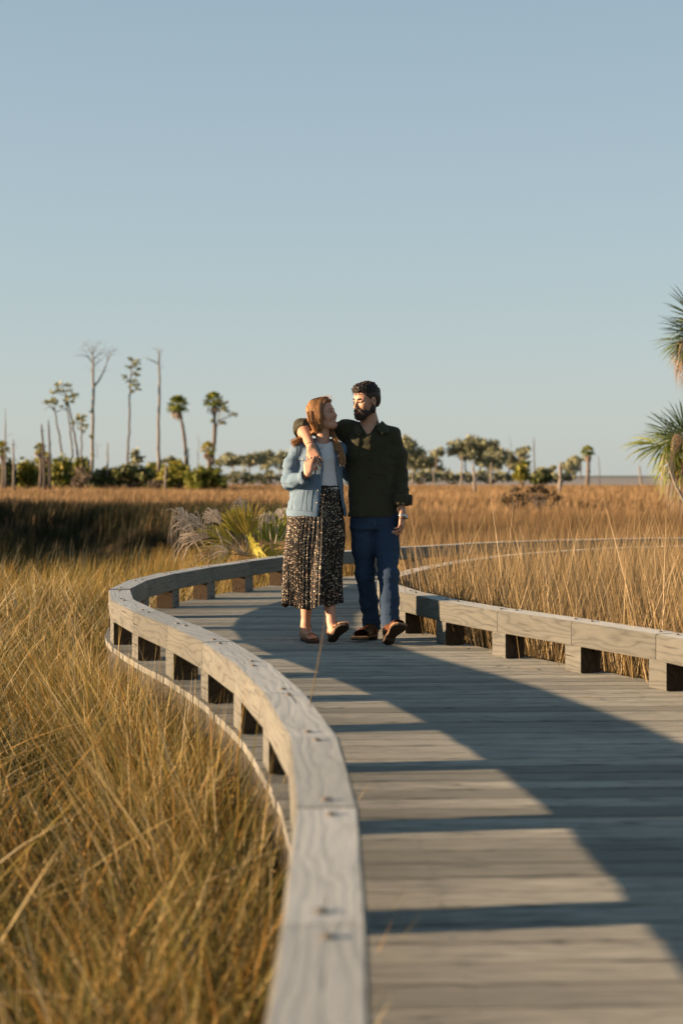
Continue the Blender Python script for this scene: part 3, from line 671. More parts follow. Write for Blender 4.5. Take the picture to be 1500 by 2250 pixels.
tree('pine_tree', DI + 20, [(470, 1000, .13), (474, 950, .12), (482, 905, .06)], [[(478, 925, .05), (495, 918, .03), (512, 912, .02)]], [(481, 885, 9), (490, 890, 10), (495, 900, 9), (478, 900, 8), (510, 911, 8), (518, 909, 6), (502, 904, 7), (487, 928, 7), (468, 925, 6), (498, 885, 6), (493, 931, 5)], 0.22, M['bark'], M['pine'], 'spreading pine tucked behind the right palm of the island', group='living pines on the left marsh island', seed=18, dens=50, flat=.55)
for i, (D, pts, lb, mt) in enumerate([
    (DI - 15, [(12, 1064, .13), (12, 960, .09), (13, 896, .04)], 'tall thin pole like snag at the far left edge', 'deadwood'),
    (DI - 25, [(31, 1066, .17), (31, 1015, .13), (30, 965, .08)], 'short grey snag second from the left edge', 'deadwood'),
    (DI - 30, [(99, 1066, .22), (96, 1000, .15), (92, 931, .12)], 'dark thick snag, left one of the pair', 'snag'),
    (DI - 30, [(111, 1066, .2), (110, 1000, .14), (107, 923, .10)], 'dark thick snag, right one of the pair', 'snag'),
    (DI - 5, [(236, 1042, .16), (237, 1010, .12), (237, 972, .08)], 'pale pointed stump standing between tall dead pine and slim pine', 'deadwood'),
    (DI - 30, [(364, 1066, .16), (364, 1040, .15), (365, 1020, .12)], 'short blunt pale stump in front of the green shrubs', 'deadwood'),
    (DI, [(414, 1012, .1), (414, 1000, .1), (413, 983, .06)], 'stub of trunk just right of the left palm', 'snag'),
    (DI, [(434, 1020, .07), (436, 985, .05), (435, 950, .02)], 'hair thin snag between the two island palms', 'deadwood'),
    (DI + 10, [(213, 1000, .05), (214, 985, .04), (213, 970, .02)], 'tiny snag right of the dead pine trunk', 'deadwood')]):
    snag(D, pts, lb, M[mt], seed=30 + i)

# shrubs: heaps of leaf clumps on short stems
def shrub(name, D, x0, x1, ytop, ybot, mat, label, n=26, size=0.25, seed=5, dens=60, tone=0.5, cat='shrub', group='shrubs along the edge of the marsh', shape=None, name_st='stem', rpx=None, flat=0.8):
    rs = np.random.default_rng(seed); c = at((x0 + x1) / 2, ybot, D); t = empty(name, tuple(c), label=label, cat=cat, group=group)
    w = (x1 - x0) / 2; pc = []; mb = MB()
    for i in range(n):
        u = rs.uniform(-1, 1); hmax = (1 - 0.55 * abs(u) ** 2.2) * (ybot - ytop) * (0.85 + 0.25 * mnoise.noise((u * 3 + seed, 0.3, 0)))
        hh = hmax * rs.uniform(0.08, 0.95) ** 0.8; r = (rpx or (ybot - ytop) * 0.25) * rs.uniform(0.6, 1.2)
        p = at((x0 + x1) / 2 + u * (w - r * 0.6), ybot - hh, D); p[1] += rs.uniform(-1, 1) * w * D / FPX * 0.7
        pc.append((p, r * D / FPX))
        if i % 2 == 0: limb(mb, (c[0], c[1], c[2] - 0.5), p, 0.05, 0.012, rs, 0.1, 5, 5)
    mb.build(name_st, M['bark'] if D > 60 else M['snag'], t, smooth=True)
    V, F, T = puffs(pc, dens, size, rs, flat, tone); mk('foliage', V, F, mat, t, attrs={'tone': T})
    return t
for i, a in enumerate([
    (DI - 8, -10, 34, 990, 1068, 'darkscrub', 'dark shrub at the far left edge behind the first snags', 22, .25, .35),
    (DI - 6, 36, 88, 1003, 1067, 'scrub', 'yellow green shrub between left edge snags and the dark pair', 30, .25, .5),
    (DI - 2, 112, 160, 998, 1066, 'scrub', 'tall olive shrub right of the dark snag pair', 30, .25, .45),
    (DI + 2, 150, 205, 1000, 1062, 'scrub', 'broad olive shrub under the leaning pines', 30, .25, .4),
    (DI - 14, 156, 198, 1022, 1068, 'deadbrush', 'grey leafless brush heap left of the dark thicket', 26, .16, .6),
    (DI - 4, 200, 262, 1022, 1066, 'darkscrub', 'low dark thicket around the foot of the forked dead pine', 34, .25, .35),
    (DI - 6, 240, 345, 1012, 1067, 'darkscrub', 'long dark green thicket under the slim pine', 60, .25, .55),
    (DI - 16, 322, 362, 1050, 1070, 'deadbrush', 'small pale brush mound beside the blunt stump', 18, .16, .8),
    (DI - 14, 352, 424, 1010, 1070, 'scrub', 'bright yellow green shrub, biggest of the left island', 56, .25, .62),
    (DI - 18, 408, 500, 1018, 1074, 'scrub', 'rounded green shrub at the right end of the island', 60, .25, .42),
    (DI + 4, 30, 120, 1008, 1064, 'scrub', 'olive undergrowth behind the dark snag pair', 34, .25, .55),
    (DI + 5, 180, 300, 1026, 1064, 'scrub', 'long olive undergrowth behind the dark thickets', 40, .25, .5),
    (DI + 5, 290, 400, 1016, 1064, 'scrub', 'olive undergrowth behind the straight dead pine', 40, .25, .55),
    (DI + 10, 285, 315, 985, 1020, 'oak', 'greyish bushy treetop behind the slim pine foot', 16, .25, .4),
    (DI + 30, 355, 395, 998, 1025, 'oak', 'pale bushy top behind the bright shrub', 16, .25, .4),
]):
    D, x0, x1, yt, yb, mt, lb, n, sz, tn = a
    shrub('shrub', D, x0, x1, yt, yb, M[mt], lb, n, sz, seed=50 + i, tone=tn, dens=70)
# ---- broadleaf trees beyond the marsh
def farcrown(cx, cy, w, h, n, rs, r):
    out = []; n = int(n * 2.4); w *= 1.35; h *= 1.25; cy += 3
    lob = [(rs.uniform(-.6, .6) * w, rs.uniform(-.7, .5) * h, rs.uniform(.35, .7)) for _ in range(4)]
    for i in range(n):
        a = rs.uniform(0, 2 * PI); q = math.sqrt(rs.uniform(0, 1)); lx, ly, ls = lob[i % 4]; out.append((cx + lx + w * ls * q * math.cos(a), cy + ly + h * ls * q * math.sin(a), r * 1.2 * rs.uniform(0.6, 1.2)))
    return out
rsx = np.random.default_rng(99)
for i, (D, x, yb, cx, cy, w, h, n, r, lb) in enumerate([
    (280, 512, 1062, 508, 1010, 22, 18, 16, 7, 'hazy grey green tree just right of the island shrubs'),
    (290, 548, 1062, 545, 1006, 24, 18, 18, 7, 'hazy round tree midway between island and woman'),
    (300, 586, 1062, 582, 1010, 20, 20, 16, 7, 'hazy open tree left of the woman, second nearest her'),
    (290, 615, 1062, 612, 1014, 18, 20, 14, 7, 'hazy low tree right behind the woman\'s jacket elbow'),
    (270, 905, 1055, 905, 1005, 26, 34, 34, 9, 'big hazy oak right behind the man\'s arm'),
    (280, 935, 1055, 935, 1020, 24, 22, 22, 8, 'lower hazy oak right of the one behind the man'),
    (260, 958, 1050, 961, 990, 8, 8, 8, 6, 'thin small crowned pine between the oak groups'),
    (270, 1022, 1055, 1022, 985, 26, 22, 30, 9, 'leftmost oak of the dense far group'),
    (272, 1055, 1055, 1058, 985, 24, 26, 28, 9, 'middle oak of the dense far group, tallest crown'),
    (268, 1088, 1055, 1090, 995, 22, 24, 26, 8, 'right oak of the dense far group'),
    (262, 1075, 1052, 1078, 1015, 26, 16, 18, 7, 'low understory tree beneath the far oak group'),
    (285, 1118, 1052, 1120, 1010, 14, 22, 14, 7, 'open crowned tree right of the dense oak group'),
    (280, 1142, 1050, 1143, 995, 14, 14, 12, 6, 'ragged high crowned tree left of the tall bare pole'),
    (300, 1200, 1052, 1198, 1035, 22, 10, 14, 6, 'low dark tree line piece right of the tall bare pole'),
    (300, 1250, 1052, 1248, 1025, 16, 16, 12, 7, 'dark roundish tree right of the thick snag'),
    (320, 1275, 1050, 1262, 1010, 14, 6, 7, 5, 'thin flat topped far tree left of the far palm')]):
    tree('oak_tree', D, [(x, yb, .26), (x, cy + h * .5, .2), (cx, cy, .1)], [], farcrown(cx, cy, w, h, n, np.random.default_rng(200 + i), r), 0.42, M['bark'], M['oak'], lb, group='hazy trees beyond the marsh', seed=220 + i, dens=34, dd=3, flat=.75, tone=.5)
snag(200, [(1174, 1062, .15), (1173, 1010, .12), (1172, 961, .09)], 'tall bare pole right of the far oaks', M['snag'], seed=71)
snag(115, [(1043, 1076, .2), (1041, 1045, .14), (1039, 1018, .11)], 'pale stump standing out in the open right marsh', M['deadwood'], seed=72)
snag(110, [(1229, 1080, .27), (1230, 1050, .2), (1231, 1018, .19)], 'thick broken pale snag right of the brown bush', M['deadwood'], seed=73)
snag(180, [(906, 1062, .18), (906, 1050, .15), (906, 1037, .12)], 'short pale stump just right of the man\'s sleeve', M['deadwood'], seed=74)
snag(180, [(953, 1062, .16), (952, 1045, .13), (951, 1030, .1)], 'short pale stump right of the first oaks', M['deadwood'], seed=75)
snag(180, [(1013, 1066, .2), (1014, 1030, .16), (1015, 1000, .13)], 'pale trunk stub under the left far oak', M['deadwood'], seed=76)
snag(180, [(1078, 1062, .2), (1078, 1040, .16), (1079, 1015, .14)], 'pale trunk stub under the right far oak', M['deadwood'], seed=77)
snag(220, [(1317, 1062, .1), (1316, 1030, .08), (1313, 1000, .05)], 'thin leaning pole right of the far palm', M['snag'], seed=78)
snag(210, [(1408, 1070, .28), (1406, 1050, .2), (1403, 1022, .16)], 'pale stump behind the near palm fan', M['deadwood'], seed=79)
snag(240, [(1125, 1020, .06), (1122, 985, .05), (1119, 955, .03)], 'hair thin dead top behind the open crowned tree', M['snag'], seed=80)
shrub('shrub', 105, 1127, 1166, 1008, 1058, M['scrub'], 'yellow green bush left of the tall bare pole', 26, .2, seed=91, dens=70, tone=.6)
shrub('shrub', 120, 1168, 1212, 1026, 1062, M['darkscrub'], 'dark green bush right of the tall bare pole', 26, .2, seed=92, dens=70, tone=.4)
shrub('marsh_elder', 60, 1098, 1168, 1058, 1112, M['brownscrub'], 'brown twiggy bush in the open marsh, left half', 30, .07, seed=93, dens=150, tone=.4, rpx=9)
shrub('marsh_elder', 58, 1150, 1232, 1052, 1108, M['brownscrub'], 'brown twiggy bush in the open marsh, right half beside the thick snag', 34, .07, seed=94, dens=150, tone=.35, rpx=9)

for i, (D, x0, x1, yt, yb, lb) in enumerate([(240, 494, 560, 1030, 1062, 'low hazy scrub belt right of the island'), (245, 545, 640, 1032, 1061, 'low hazy scrub belt left of the couple'), (240, 885, 960, 1034, 1058, 'low hazy scrub belt right behind the man'), (242, 945, 1040, 1030, 1058, 'low scrub belt left under the far oak group'), (244, 1030, 1125, 1028, 1058, 'low scrub belt right under the far oak group'), (246, 1190, 1270, 1040, 1056, 'very low scrub belt behind the thick snag')]):
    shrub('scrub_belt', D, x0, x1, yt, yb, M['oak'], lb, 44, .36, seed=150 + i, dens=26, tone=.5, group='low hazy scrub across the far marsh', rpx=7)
# ---- palms
def fan(mb, o, d, up, pet, L, nseg, spread, droop, w, rs, tone, split=0.35, costa=0.25, twist=0.0, pw=0.012):
    """one fan leaf: petiole then segments; o origin, d direction, up = leaf normal"""
    d = np.asarray(d, float); d /= np.linalg.norm(d); up = np.asarray(up, float); up = up - d * up.dot(d); up /= np.linalg.norm(up); s = np.cross(d, up)
    o = np.asarray(o, float); g = np.array([0, 0, -1.0])
    t = np.linspace(0, 1, 6)[:, None]; P = o + d * pet * t + g * (0.10 * pet * t ** 2); hub = P[-1]
    mb.tube(P, np.linspace(pw, pw * .6, 6), 5, a=tone, cap=False)
    d2 = d + g * 0.12; d2 /= np.linalg.norm(d2)
    for k in range(nseg):
        a = (k / (nseg - 1) - 0.5) * 2 * spread + rs.normal(0, 0.03); dr = d2 * math.cos(a) + s * math.sin(a) + up * (0.18 * math.cos(a * 0.5) - 0.22 * abs(math.sin(a)) + rs.normal(0, 0.04))
        dr /= np.linalg.norm(dr); b0 = hub + d2 * costa * L * max(0, math.cos(a)) * 0.5
        ln = L * (1 - 0.28 * abs(a / spread) ** 2) * rs.uniform(0.9, 1.08); side = np.cross(dr, up); side /= np.linalg.norm(side) + 1e-9
        ts = np.array([0, 0.3, 0.55, 0.78, 1.0]); ww = np.array([0.25, 0.95, 1.0, 0.6, 0.05]) * w; dp = droop * rs.uniform(0.6, 1.5)
        C = b0 + dr * ln * ts[:, None] + g * (dp * ln * (ts ** 3)[:, None]) - dr * (dp * ln * 0.35 * (ts ** 3)[:, None])
        V = []
        fold = up * 0.35
        for i in range(5):
            V += [C[i] - side * ww[i] + fold * ww[i], C[i] - fold * ww[i] * .3, C[i] + side * ww[i] + fold * ww[i]]
        F = []
        for i in range(4):
            q = 3 * i; F += [(q, q + 1, q + 4, q + 3), (q + 1, q + 2, q + 5, q + 4)]
        mb.add(V, F, None, np.clip(tone + rs.normal(0, 0.08), 0, 1))
M['palmleaf'] = foliage_mat('palm_leaf', [(0, (0.049, 0.073, 0.019)), (0.35, (0.127, 0.166, 0.034)), (0.6, (0.312, 0.332, 0.044)), (0.8, (0.410, 0.351, 0.069)), (1, (0.468, 0.351, 0.127))])
M['deadpalm'] = foliage_mat('dead_palm_leaf', [(0, (0.168, 0.092, 0.034)), (0.4, (0.319, 0.202, 0.092)), (0.7, (0.386, 0.328, 0.260)), (1, (0.470, 0.420, 0.361))])
def palm(D, base, crown, Rpx, label, seed, nl=26, nseg=11, tr=0.17, dead=6, w=0.035, group='cabbage palms across the marsh', name='palm_tree', petk=0.45, tone=0.45):
    rs = np.random.default_rng(seed); b = at(*base, D); c = at(*crown, D); t = empty(name, tuple(b), label=label, cat='palm tree', group=group)
    mb = MB(); u = np.linspace(0, 1, 18)[:, None]; P = b + (c - b) * u + np.array([1, 0, 0]) * (0.03 * np.sin(u * PI) * np.linalg.norm(c - b)); P[0, 2] -= 0.5
    mb.tube(P, tr * (1 + 0.1 * rs.normal(size=18)) * np.linspace(1.1, .95, 18), 10); mb.build('trunk', M['palmbark'], t, smooth=True)
    Lw = Rpx * D / FPX; gl = MB(); dl = MB()
    for k in range(nl):
        az = k * 2.39996 + rs.uniform(-.2, .2); el = R(80) - (k / nl) * R(115) + rs.normal(0, 0.1)
        d = np.array([math.cos(az) * math.cos(el), math.sin(az) * math.cos(el), math.sin(el)])
        up = np.array([-math.cos(az) * math.sin(el), -math.sin(az) * math.sin(el), math.cos(el)])
        fan(gl, c + d * 0.05, d, up, Lw * petk, Lw * (1 - petk) * 1.05, nseg, R(95), 0.35, w, rs, np.clip(tone + rs.normal(0, .18), 0, 1))
    for k in range(dead):
        az = rs.uniform(0, 2 * PI); el = -R(rs.uniform(45, 80)); d = np.array([math.cos(az) * math.cos(el), math.sin(az) * math.cos(el), math.sin(el)])
        up = np.array([-math.cos(az) * math.sin(el), -math.sin(az) * math.sin(el), math.cos(el)])
        fan(dl, c + d * 0.1 - np.array([0, 0, .05]), d, up, Lw * .4, Lw * .5, nseg, R(50), 0.8, w * .7, rs, rs.uniform(0.2, 0.8))
    gl.build('fronds', M['palmleaf'], t); 
    if dead: dl.build('dead_fronds', M['deadpalm'], t)
    return t
palm(DI, (409, 1012), (391, 889), 27, 'left of the two tall island palms, leaning left', 301, 34, 12, .17, 10, .07)
palm(DI, (467, 1012), (469, 880), 25, 'right of the two tall island palms, straight trunk', 302, 30, 12, .17, 6, .07)
palm(DI - 12, (460, 1030), (457, 985), 19, 'short palm with a brown skirt above the island shrubs', 303, 20, 11, .2, 16, .07, tone=.75)
palm(DI - 12, (7, 1066), (5, 985), 20, 'palm cut off by the left photo edge', 304, 24, 11, .2, 8, .07, tone=.6)
palm(DI - 10, (89, 1066), (88, 985), 15, 'small palm half hidden by the dark snags', 305, 18, 11, .15, 10, .07, tone=.6)
palm(DI - 6, (108, 1066), (104, 1002), 12, 'low brown skirted palm between dark snags', 306, 14, 11, .15, 14, .07, tone=.7)
palm(230, (1289, 1062), (1290, 992), 17, 'lone palm far out on the right marsh', 307, 26, 11, .3, 8, .1, tone=.4)

# off to the left, outside the view, a row of trees whose evening shadow lies across the creek
for i, (x, y, hgt, w) in enumerate([(-36, 27, 5.3, 3.0), (-41, 33, 6.0, 3.4), (-35, 39, 5.4, 3.4), (-42, 45, 6.6, 3.6), (-36, 51, 7.2, 3.4), (-44, 57, 7.0, 3.5), (-38, 63, 6.2, 3.5), (-33, 33, 5.0, 2.8), (-33, 22, 4.9, 3.0)]):
    rs = np.random.default_rng(400 + i); t = empty('oak_tree', (x, y, -.6), label=['dark oak closest to the boardwalk in the creek side row', 'second oak of the creek side row', 'third oak of the creek side row, broad crown', 'fourth oak of the creek side row, set back', 'fifth oak of the creek side row', 'sixth oak of the creek side row, farthest left', 'last and farthest oak of the creek side row', 'small oak standing in front of the creek side row', 'short broad oak at the near end of the creek side row'][i], cat='tree', group='row of oaks left of the creek')
    mb = MB(); top = np.array([x, y, hgt * .6]); limb(mb, (x, y, -1), top, .3, .15, rs); pc = []
    for k in range(46):
        a = rs.normal(size=3); a /= np.linalg.norm(a); p = np.array([x, y, hgt * .48]) + a * np.array([w * 1.25, w * 1.25, hgt * .46]) * rs.uniform(.2, .9); pc.append((p, rs.uniform(.9, 1.5)))
        if k % 3 == 0: limb(mb, top * .7 + np.array([x, y, -.6]) * .3, p, .08, .02, rs)
    mb.build('trunk', M['bark'], t); V, F, T = puffs(pc, 60, .28, rs); mk('crown', V, F, M['oak'], t, attrs={'tone': T})

# near palm at the right edge of the picture: two heads
def nearpalm(D, base, crown, leaves, deads, label, seed, tr=0.13):
    rs = np.random.default_rng(seed); b = at(*base, D); c = at(*crown, D); t = empty('palm_tree', tuple(b), label=label, cat='palm tree', group='near palms at the right edge')
    mb = MB(); u = np.linspace(0, 1, 18)[:, None]; P = b + (c - b) * u + np.array([.12, 0, 0]) * np.sin(u * PI); mb.tube(P, tr * (1 + .06 * rs.normal(size=18)), 12); mb.build('trunk', M['palmbark'], t, smooth=True)
    for (dx, dz, dy, pet, L, tone, dr) in leaves:
        m = MB(); d = np.array([dx, dy, dz]); d = d / np.linalg.norm(d); sx = np.array([d[0], 0, 0.0]); up = np.array([-d[0] * d[2] * .6, -0.75, abs(d[0]) + .2])
        fan(m, c, d, up, pet * 1.15, L * 1.16, 36, R(125), dr * .8, 0.013, rs, tone, costa=.5, pw=.011); m.build('frond', M['palmleaf'], t)
    for (dx, dz, dy, pet, L, tone) in deads:
        m = MB(); d = np.array([dx, dy, dz]); d = d / np.linalg.norm(d); up = np.array([0, -1, .3]); fan(m, c, d, up, pet * 1.2, L * 1.15, 20, R(60), .9, 0.009, rs, tone, costa=.3, pw=.01); m.build('dead_frond', M['deadpalm'], t)
    return t
nearpalm(22, (1560, 1250), (1512, 975), [(-1, .05, -.1, .24, .62, .5, .25), (-.9, .75, .2, .1, .52, .35, .1), (-.3, 1, .1, .05, .5, .3, .1), (-.75, -.5, -.3, .1, .5, .42, .45), (.6, .8, 0, .3, .6, .3, .2), (1, .1, 0, .3, .6, .4, .2), (-.4, .3, .8, .3, .6, .15, .2), (.8, -.6, .1, .3, .6, .4, .3), (-.5, -.9, .2, .12, .5, .45, .4)],
         [(-.6, .25, -.5, .12, .42, .6), (-.3, .2, -.6, .1, .45, .35), (-.5, -.3, -.3, .2, .45, .9), (-.25, -.5, -.4, .2, .4, .2), (.3, -.9, 0, .2, .5, .5), (-.35, -.8, -.1, .15, .5, .85)], 'lower near palm with dead hanging leaves, right edge of the picture', 501)
nearpalm(22.5, (1640, 1250), (1549, 745), [(-.85, .45, .1, .1, .52, .15, .12), (-1, .05, .2, .1, .52, .2, .2), (-.95, -.2, .1, .1, .46, .25, .3), (-.4, 1, 0, .2, .6, .15, .1), (.6, .8, 0, .3, .6, .3, .2), (1, .1, 0, .3, .6, .3, .2), (.2, .9, .3, .3, .6, .2, .2)],
         [(-.8, .05, -.3, .14, .4, .75), (-.7, -.25, -.1, .16, .42, .3), (-.55, -.6, 0, .15, .45, .6), (-.35, -.9, 0, .2, .5, .3), (-.9, -.2, .2, .15, .4, .55), (.4, -.9, 0, .2, .5, .5)], 'tall near palm whose shaggy head shows at the upper right edge', 502)
# lower petiole of a fallen leaf
b = MB(); b.tube([at(1462, 1010, 21.6), at(1480, 1060, 21.6), at(1500, 1098, 21.6), at(1530, 1130, 21.6)], [.01, .016, .026, .028], 8); b.build('fallen_palm_stalk', M['deadwood'], None, smooth=True, label='pale leaning palm stalk at the right edge below the lower palm', cat='branch')

# palmetto beyond the left rail
rs = np.random.default_rng(610); t = empty('palmetto', (at(545, 1240, 16.6)[0], 16.6, -.55), label='low saw palmetto, green fan between drooping grey dead leaves behind the left rail', cat='palmetto')
def pf(px, py, dx, dz, dy, pet, L, tone, sp, dr, mat, nm, w=.013, n=28, D=16.6):
    L *= 1.30; pet *= 1.30; tone = min(1, tone + .10)
    m = MB(); d = np.array([dx, dy, dz]); d = d / np.linalg.norm(d); fan(m, at(px, py, D), d, np.array([-dx * .3, -.85, .35]), pet, L, n, R(sp), dr, w, rs, tone, costa=.4, pw=.008); m.build(nm, mat, t)
c0 = (545, 1222)
for (dx, dz, dy, pet, L, tn, sp, dr, w_) in [(.0, 1, -.25, .10, .46, .76, 36, .12, .013), (-.35, 1, -.1, .12, .42, .72, 26, .2, .011), (-.8, .75, -.1, .12, .44, .7, 42, .35, .010), (.5, .85, .2, .12, .42, .45, 40, .25, .011), (-.95, .3, -.3, .1, .40, .78, 50, .5, .010), (.9, .25, -.4, .08, .36, .75, 60, .5, .010), (.3, .5, -.6, .05, .36, .66, 60, .4, .010)]:
    pf(*c0, dx, dz, dy, pet, L, tn, sp, dr, M['palmleaf'], 'frond', w_, 22)
pf(592, 1225, .3, .9, .2, .1, .42, .40, 50, .25, M['palmleaf'], 'frond', .011, 20)
pf(600, 1228, -.2, 1, .1, .1, .40, .30, 40, .2, M['palmleaf'], 'frond', .011, 18)
for (px, py, dx, dz, dy, pet, L, tn, sp) in [(545, 1222, -.9, .72, .0, .46, .40, .95, 40), (545, 1222, -.62, .9, -.2, .34, .40, .75, 34), (545, 1222, -1, .45, .2, .40, .40, .85, 36), (545, 1222, -.12, 1, .1, .42, .26, .92, 50), (545, 1222, -.95, .2, -.2, .22, .36, .45, 40), (600, 1225, .15, 1, .1, .34, .26, .95, 36), (600, 1225, .4, 1, .3, .38, .26, .8, 40), (545, 1222, -.6, .25, -.4, .15, .34, .6, 40), (600, 1225, .8, .6, .0, .2, .30, .5, 40), (545, 1222, -1, .62, -.1, .30, .5, .5, 30), (470, 1232, -.6, 1, 0, .42, .34, .95, 40), (452, 1236, -.5, 1, .1, .30, .34, .8, 44), (500, 1230, -.3, 1, -.1, .34, .34, .9, 40), (600, 1226, -.1, 1, -.2, .30, .3, .85, 40)]:
    pf(px, py, dx, dz, dy, pet, L, tn, sp, .8, M['deadpalm'], 'dead_frond', .0062, 11, D=16.5)
# ------------------------------------------------------------------ the couple: smooth volumes turned into one surface each
class Field:
    def __init__(s, lo, hi, h):
        s.lo = np.array(lo, float); s.h = h; s.n = np.ceil((np.array(hi) - s.lo) / h).astype(int) + 1
        s.d = np.full(tuple(s.n), 0.2, np.float32)
    def sub(s, lo, hi):
        a = np.clip(np.floor((np.asarray(lo) - s.lo) / s.h).astype(int), 0, s.n); b = np.clip(np.ceil((np.asarray(hi) - s.lo) / s.h).astype(int) + 1, 0, s.n)
        if np.any(b <= a): return None
        sl = tuple(slice(a[k], b[k]) for k in range(3))
        ax = [s.lo[k] + np.arange(a[k], b[k], dtype=np.float32) * np.float32(s.h) for k in range(3)]
        return sl, np.meshgrid(*[q.astype(np.float32) for q in ax], indexing='ij')
    def comb(s, sl, e, k, op):
        d = s.d[sl]
        if op == 'u':
            if k > 0: hh = np.clip(k - np.abs(d - e), 0, None) / k; r = np.minimum(d, e) - hh * hh * k * 0.25
            else: r = np.minimum(d, e)
        elif op == 's':
            e = -e
            if k > 0: hh = np.clip(k - np.abs(d - e), 0, None) / k; r = np.maximum(d, e) + hh * hh * k * 0.25
            else: r = np.maximum(d, e)
        s.d[sl] = r
    def cone(s, a, b, ra, rb, k=0.02, op='u', sq=None):
        a = np.asarray(a, float); b = np.asarray(b, float); m = max(ra, rb) + k + 3 * s.h
        q = s.sub(np.minimum(a, b) - m, np.maximum(a, b) + m)
        if q is None: return
        sl, (X, Y, Z) = q; ab = b - a; L2 = float(ab @ ab) + 1e-12
        t = np.clip(((X - a[0]) * ab[0] + (Y - a[1]) * ab[1] + (Z - a[2]) * ab[2]) / L2, 0, 1).astype(np.float32)
        dx = X - a[0] - t * ab[0]; dy = Y - a[1] - t * ab[1]; dz = Z - a[2] - t * ab[2]
        if sq is not None:   # flatten along unit vector sq[0] by factor sq[1]
            v, f = sq; v = np.asarray(v, float); pr = dx * v[0] + dy * v[1] + dz * v[2]
            e = np.sqrt(np.maximum(dx * dx + dy * dy + dz * dz - pr * pr, 0) + (pr * f) ** 2) - (ra + (rb - ra) * t)
        else: e = np.sqrt(dx * dx + dy * dy + dz * dz) - (ra + (rb - ra) * t)
        s.comb(sl, e, k, op)
    def chain(s, pts, rs_, k=0.02, **kw):
        for i in range(len(pts) - 1): s.cone(pts[i], pts[i + 1], rs_[i], rs_[i + 1], k, **kw)
    def ell(s, c, r, Rm=None, k=0.02, op='u'):
        c = np.asarray(c, float); r = np.asarray(r, float); m = float(r.max()) + k + 3 * s.h
        q = s.sub(c - m, c + m)
        if q is None: return
        sl, (X, Y, Z) = q; Rm = np.eye(3) if Rm is None else Rm; dx, dy, dz = X - c[0], Y - c[1], Z - c[2]
        P = [dx * Rm[0, i] + dy * Rm[1, i] + dz * Rm[2, i] for i in range(3)]
        k0 = np.sqrt(sum((P[i] / r[i]) ** 2 for i in range(3))) + 1e-9; k1 = np.sqrt(sum((P[i] / r[i] ** 2) ** 2 for i in range(3))) + 1e-9
        s.comb(sl, k0 * (k0 - 1) / k1, k, op)
    def stack(s, tab, k=0.02, op='u', rot=0.0, grow=0.0, p=2.0):
        """tab rows: z, cx, cy, rx, ry"""
        T = np.array(sorted(tab)); zl, zh = T[0, 0], T[-1, 0]; m = k + 3 * s.h + 0.02
        R_ = T[:, 3:5].max() + abs(grow); q = s.sub((T[:, 1].min() - R_ - m, T[:, 2].min() - R_ - m, zl - m), (T[:, 1].max() + R_ + m, T[:, 2].max() + R_ + m, zh + m))
        if q is None: return
        sl, (X, Y, Z) = q; z1 = Z[0, 0, :]
        f = lambda c: np.interp(z1, T[:, 0], T[:, c])[None, None, :].astype(np.float32)
        # smooth the profile a little
        dx = X - f(1); dy = Y - f(2); c_, s_ = math.cos(rot), math.sin(rot)
        u = dx * c_ + dy * s_; v = -dx * s_ + dy * c_; rx = f(3) + grow; ry = f(4) + grow
        q_ = (np.abs(u / rx) ** p + np.abs(v / ry) ** p) ** (1 / p) + 1e-9
        rad = np.sqrt(u * u + v * v) + 1e-9
        e = rad * (1 - 1 / q_) * 0.9
        ez = np.maximum(zl - Z, Z - zh); e = np.where(ez > 0, np.sqrt(np.maximum(e, 0) ** 2 + ez ** 2), np.maximum(e, ez))
        s.comb(sl, e.astype(np.float32), k, op)
    def mesh(s):
        """surface nets"""
        d = s.d; g = d < 0; lo = [1e9] * 3
        ix = np.where(g.any((1, 2)))[0]; iy = np.where(g.any((0, 2)))[0]; iz = np.where(g.any((0, 1)))[0]
        o = np.array([max(ix[0] - 2, 0), max(iy[0] - 2, 0), max(iz[0] - 2, 0)]); e = np.array([ix[-1] + 3, iy[-1] + 3, iz[-1] + 3])
        d = d[o[0]:e[0], o[1]:e[1], o[2]:e[2]]; g = d < 0; n = np.array(d.shape)
        cnt = np.zeros(n - 1, np.int8)
        for a in (0, 1):
            for b in (0, 1):
                for c in (0, 1): cnt += g[a:n[0] - 1 + a, b:n[1] - 1 + b, c:n[2] - 1 + c]
        act = (cnt > 0) & (cnt < 8); I = np.argwhere(act); idx = -np.ones(act.shape, np.int64); idx[act] = np.arange(len(I))
        acc = np.zeros((len(I), 3)); w = np.zeros(len(I))
        cor = [(a, b, c) for a in (0, 1) for b in (0, 1) for c in (0, 1)]
        for p in cor:
            for ax in range(3):
                if p[ax] == 0:
                    q = list(p); q[ax] = 1; q = tuple(q)
                    d0 = d[I[:, 0] + p[0], I[:, 1] + p[1], I[:, 2] + p[2]]; d1 = d[I[:, 0] + q[0], I[:, 1] + q[1], I[:, 2] + q[2]]
                    m = (d0 < 0) != (d1 < 0); t = np.where(m, d0 / (d0 - d1 + 1e-12), 0)
                    pt = np.array(p, float)[None, :].repeat(len(I), 0); pt[:, ax] += t
                    acc[m] += pt[m]; w[m] += 1
        V = s.lo + (o + I + acc / np.maximum(w, 1)[:, None]) * s.h
        F = []
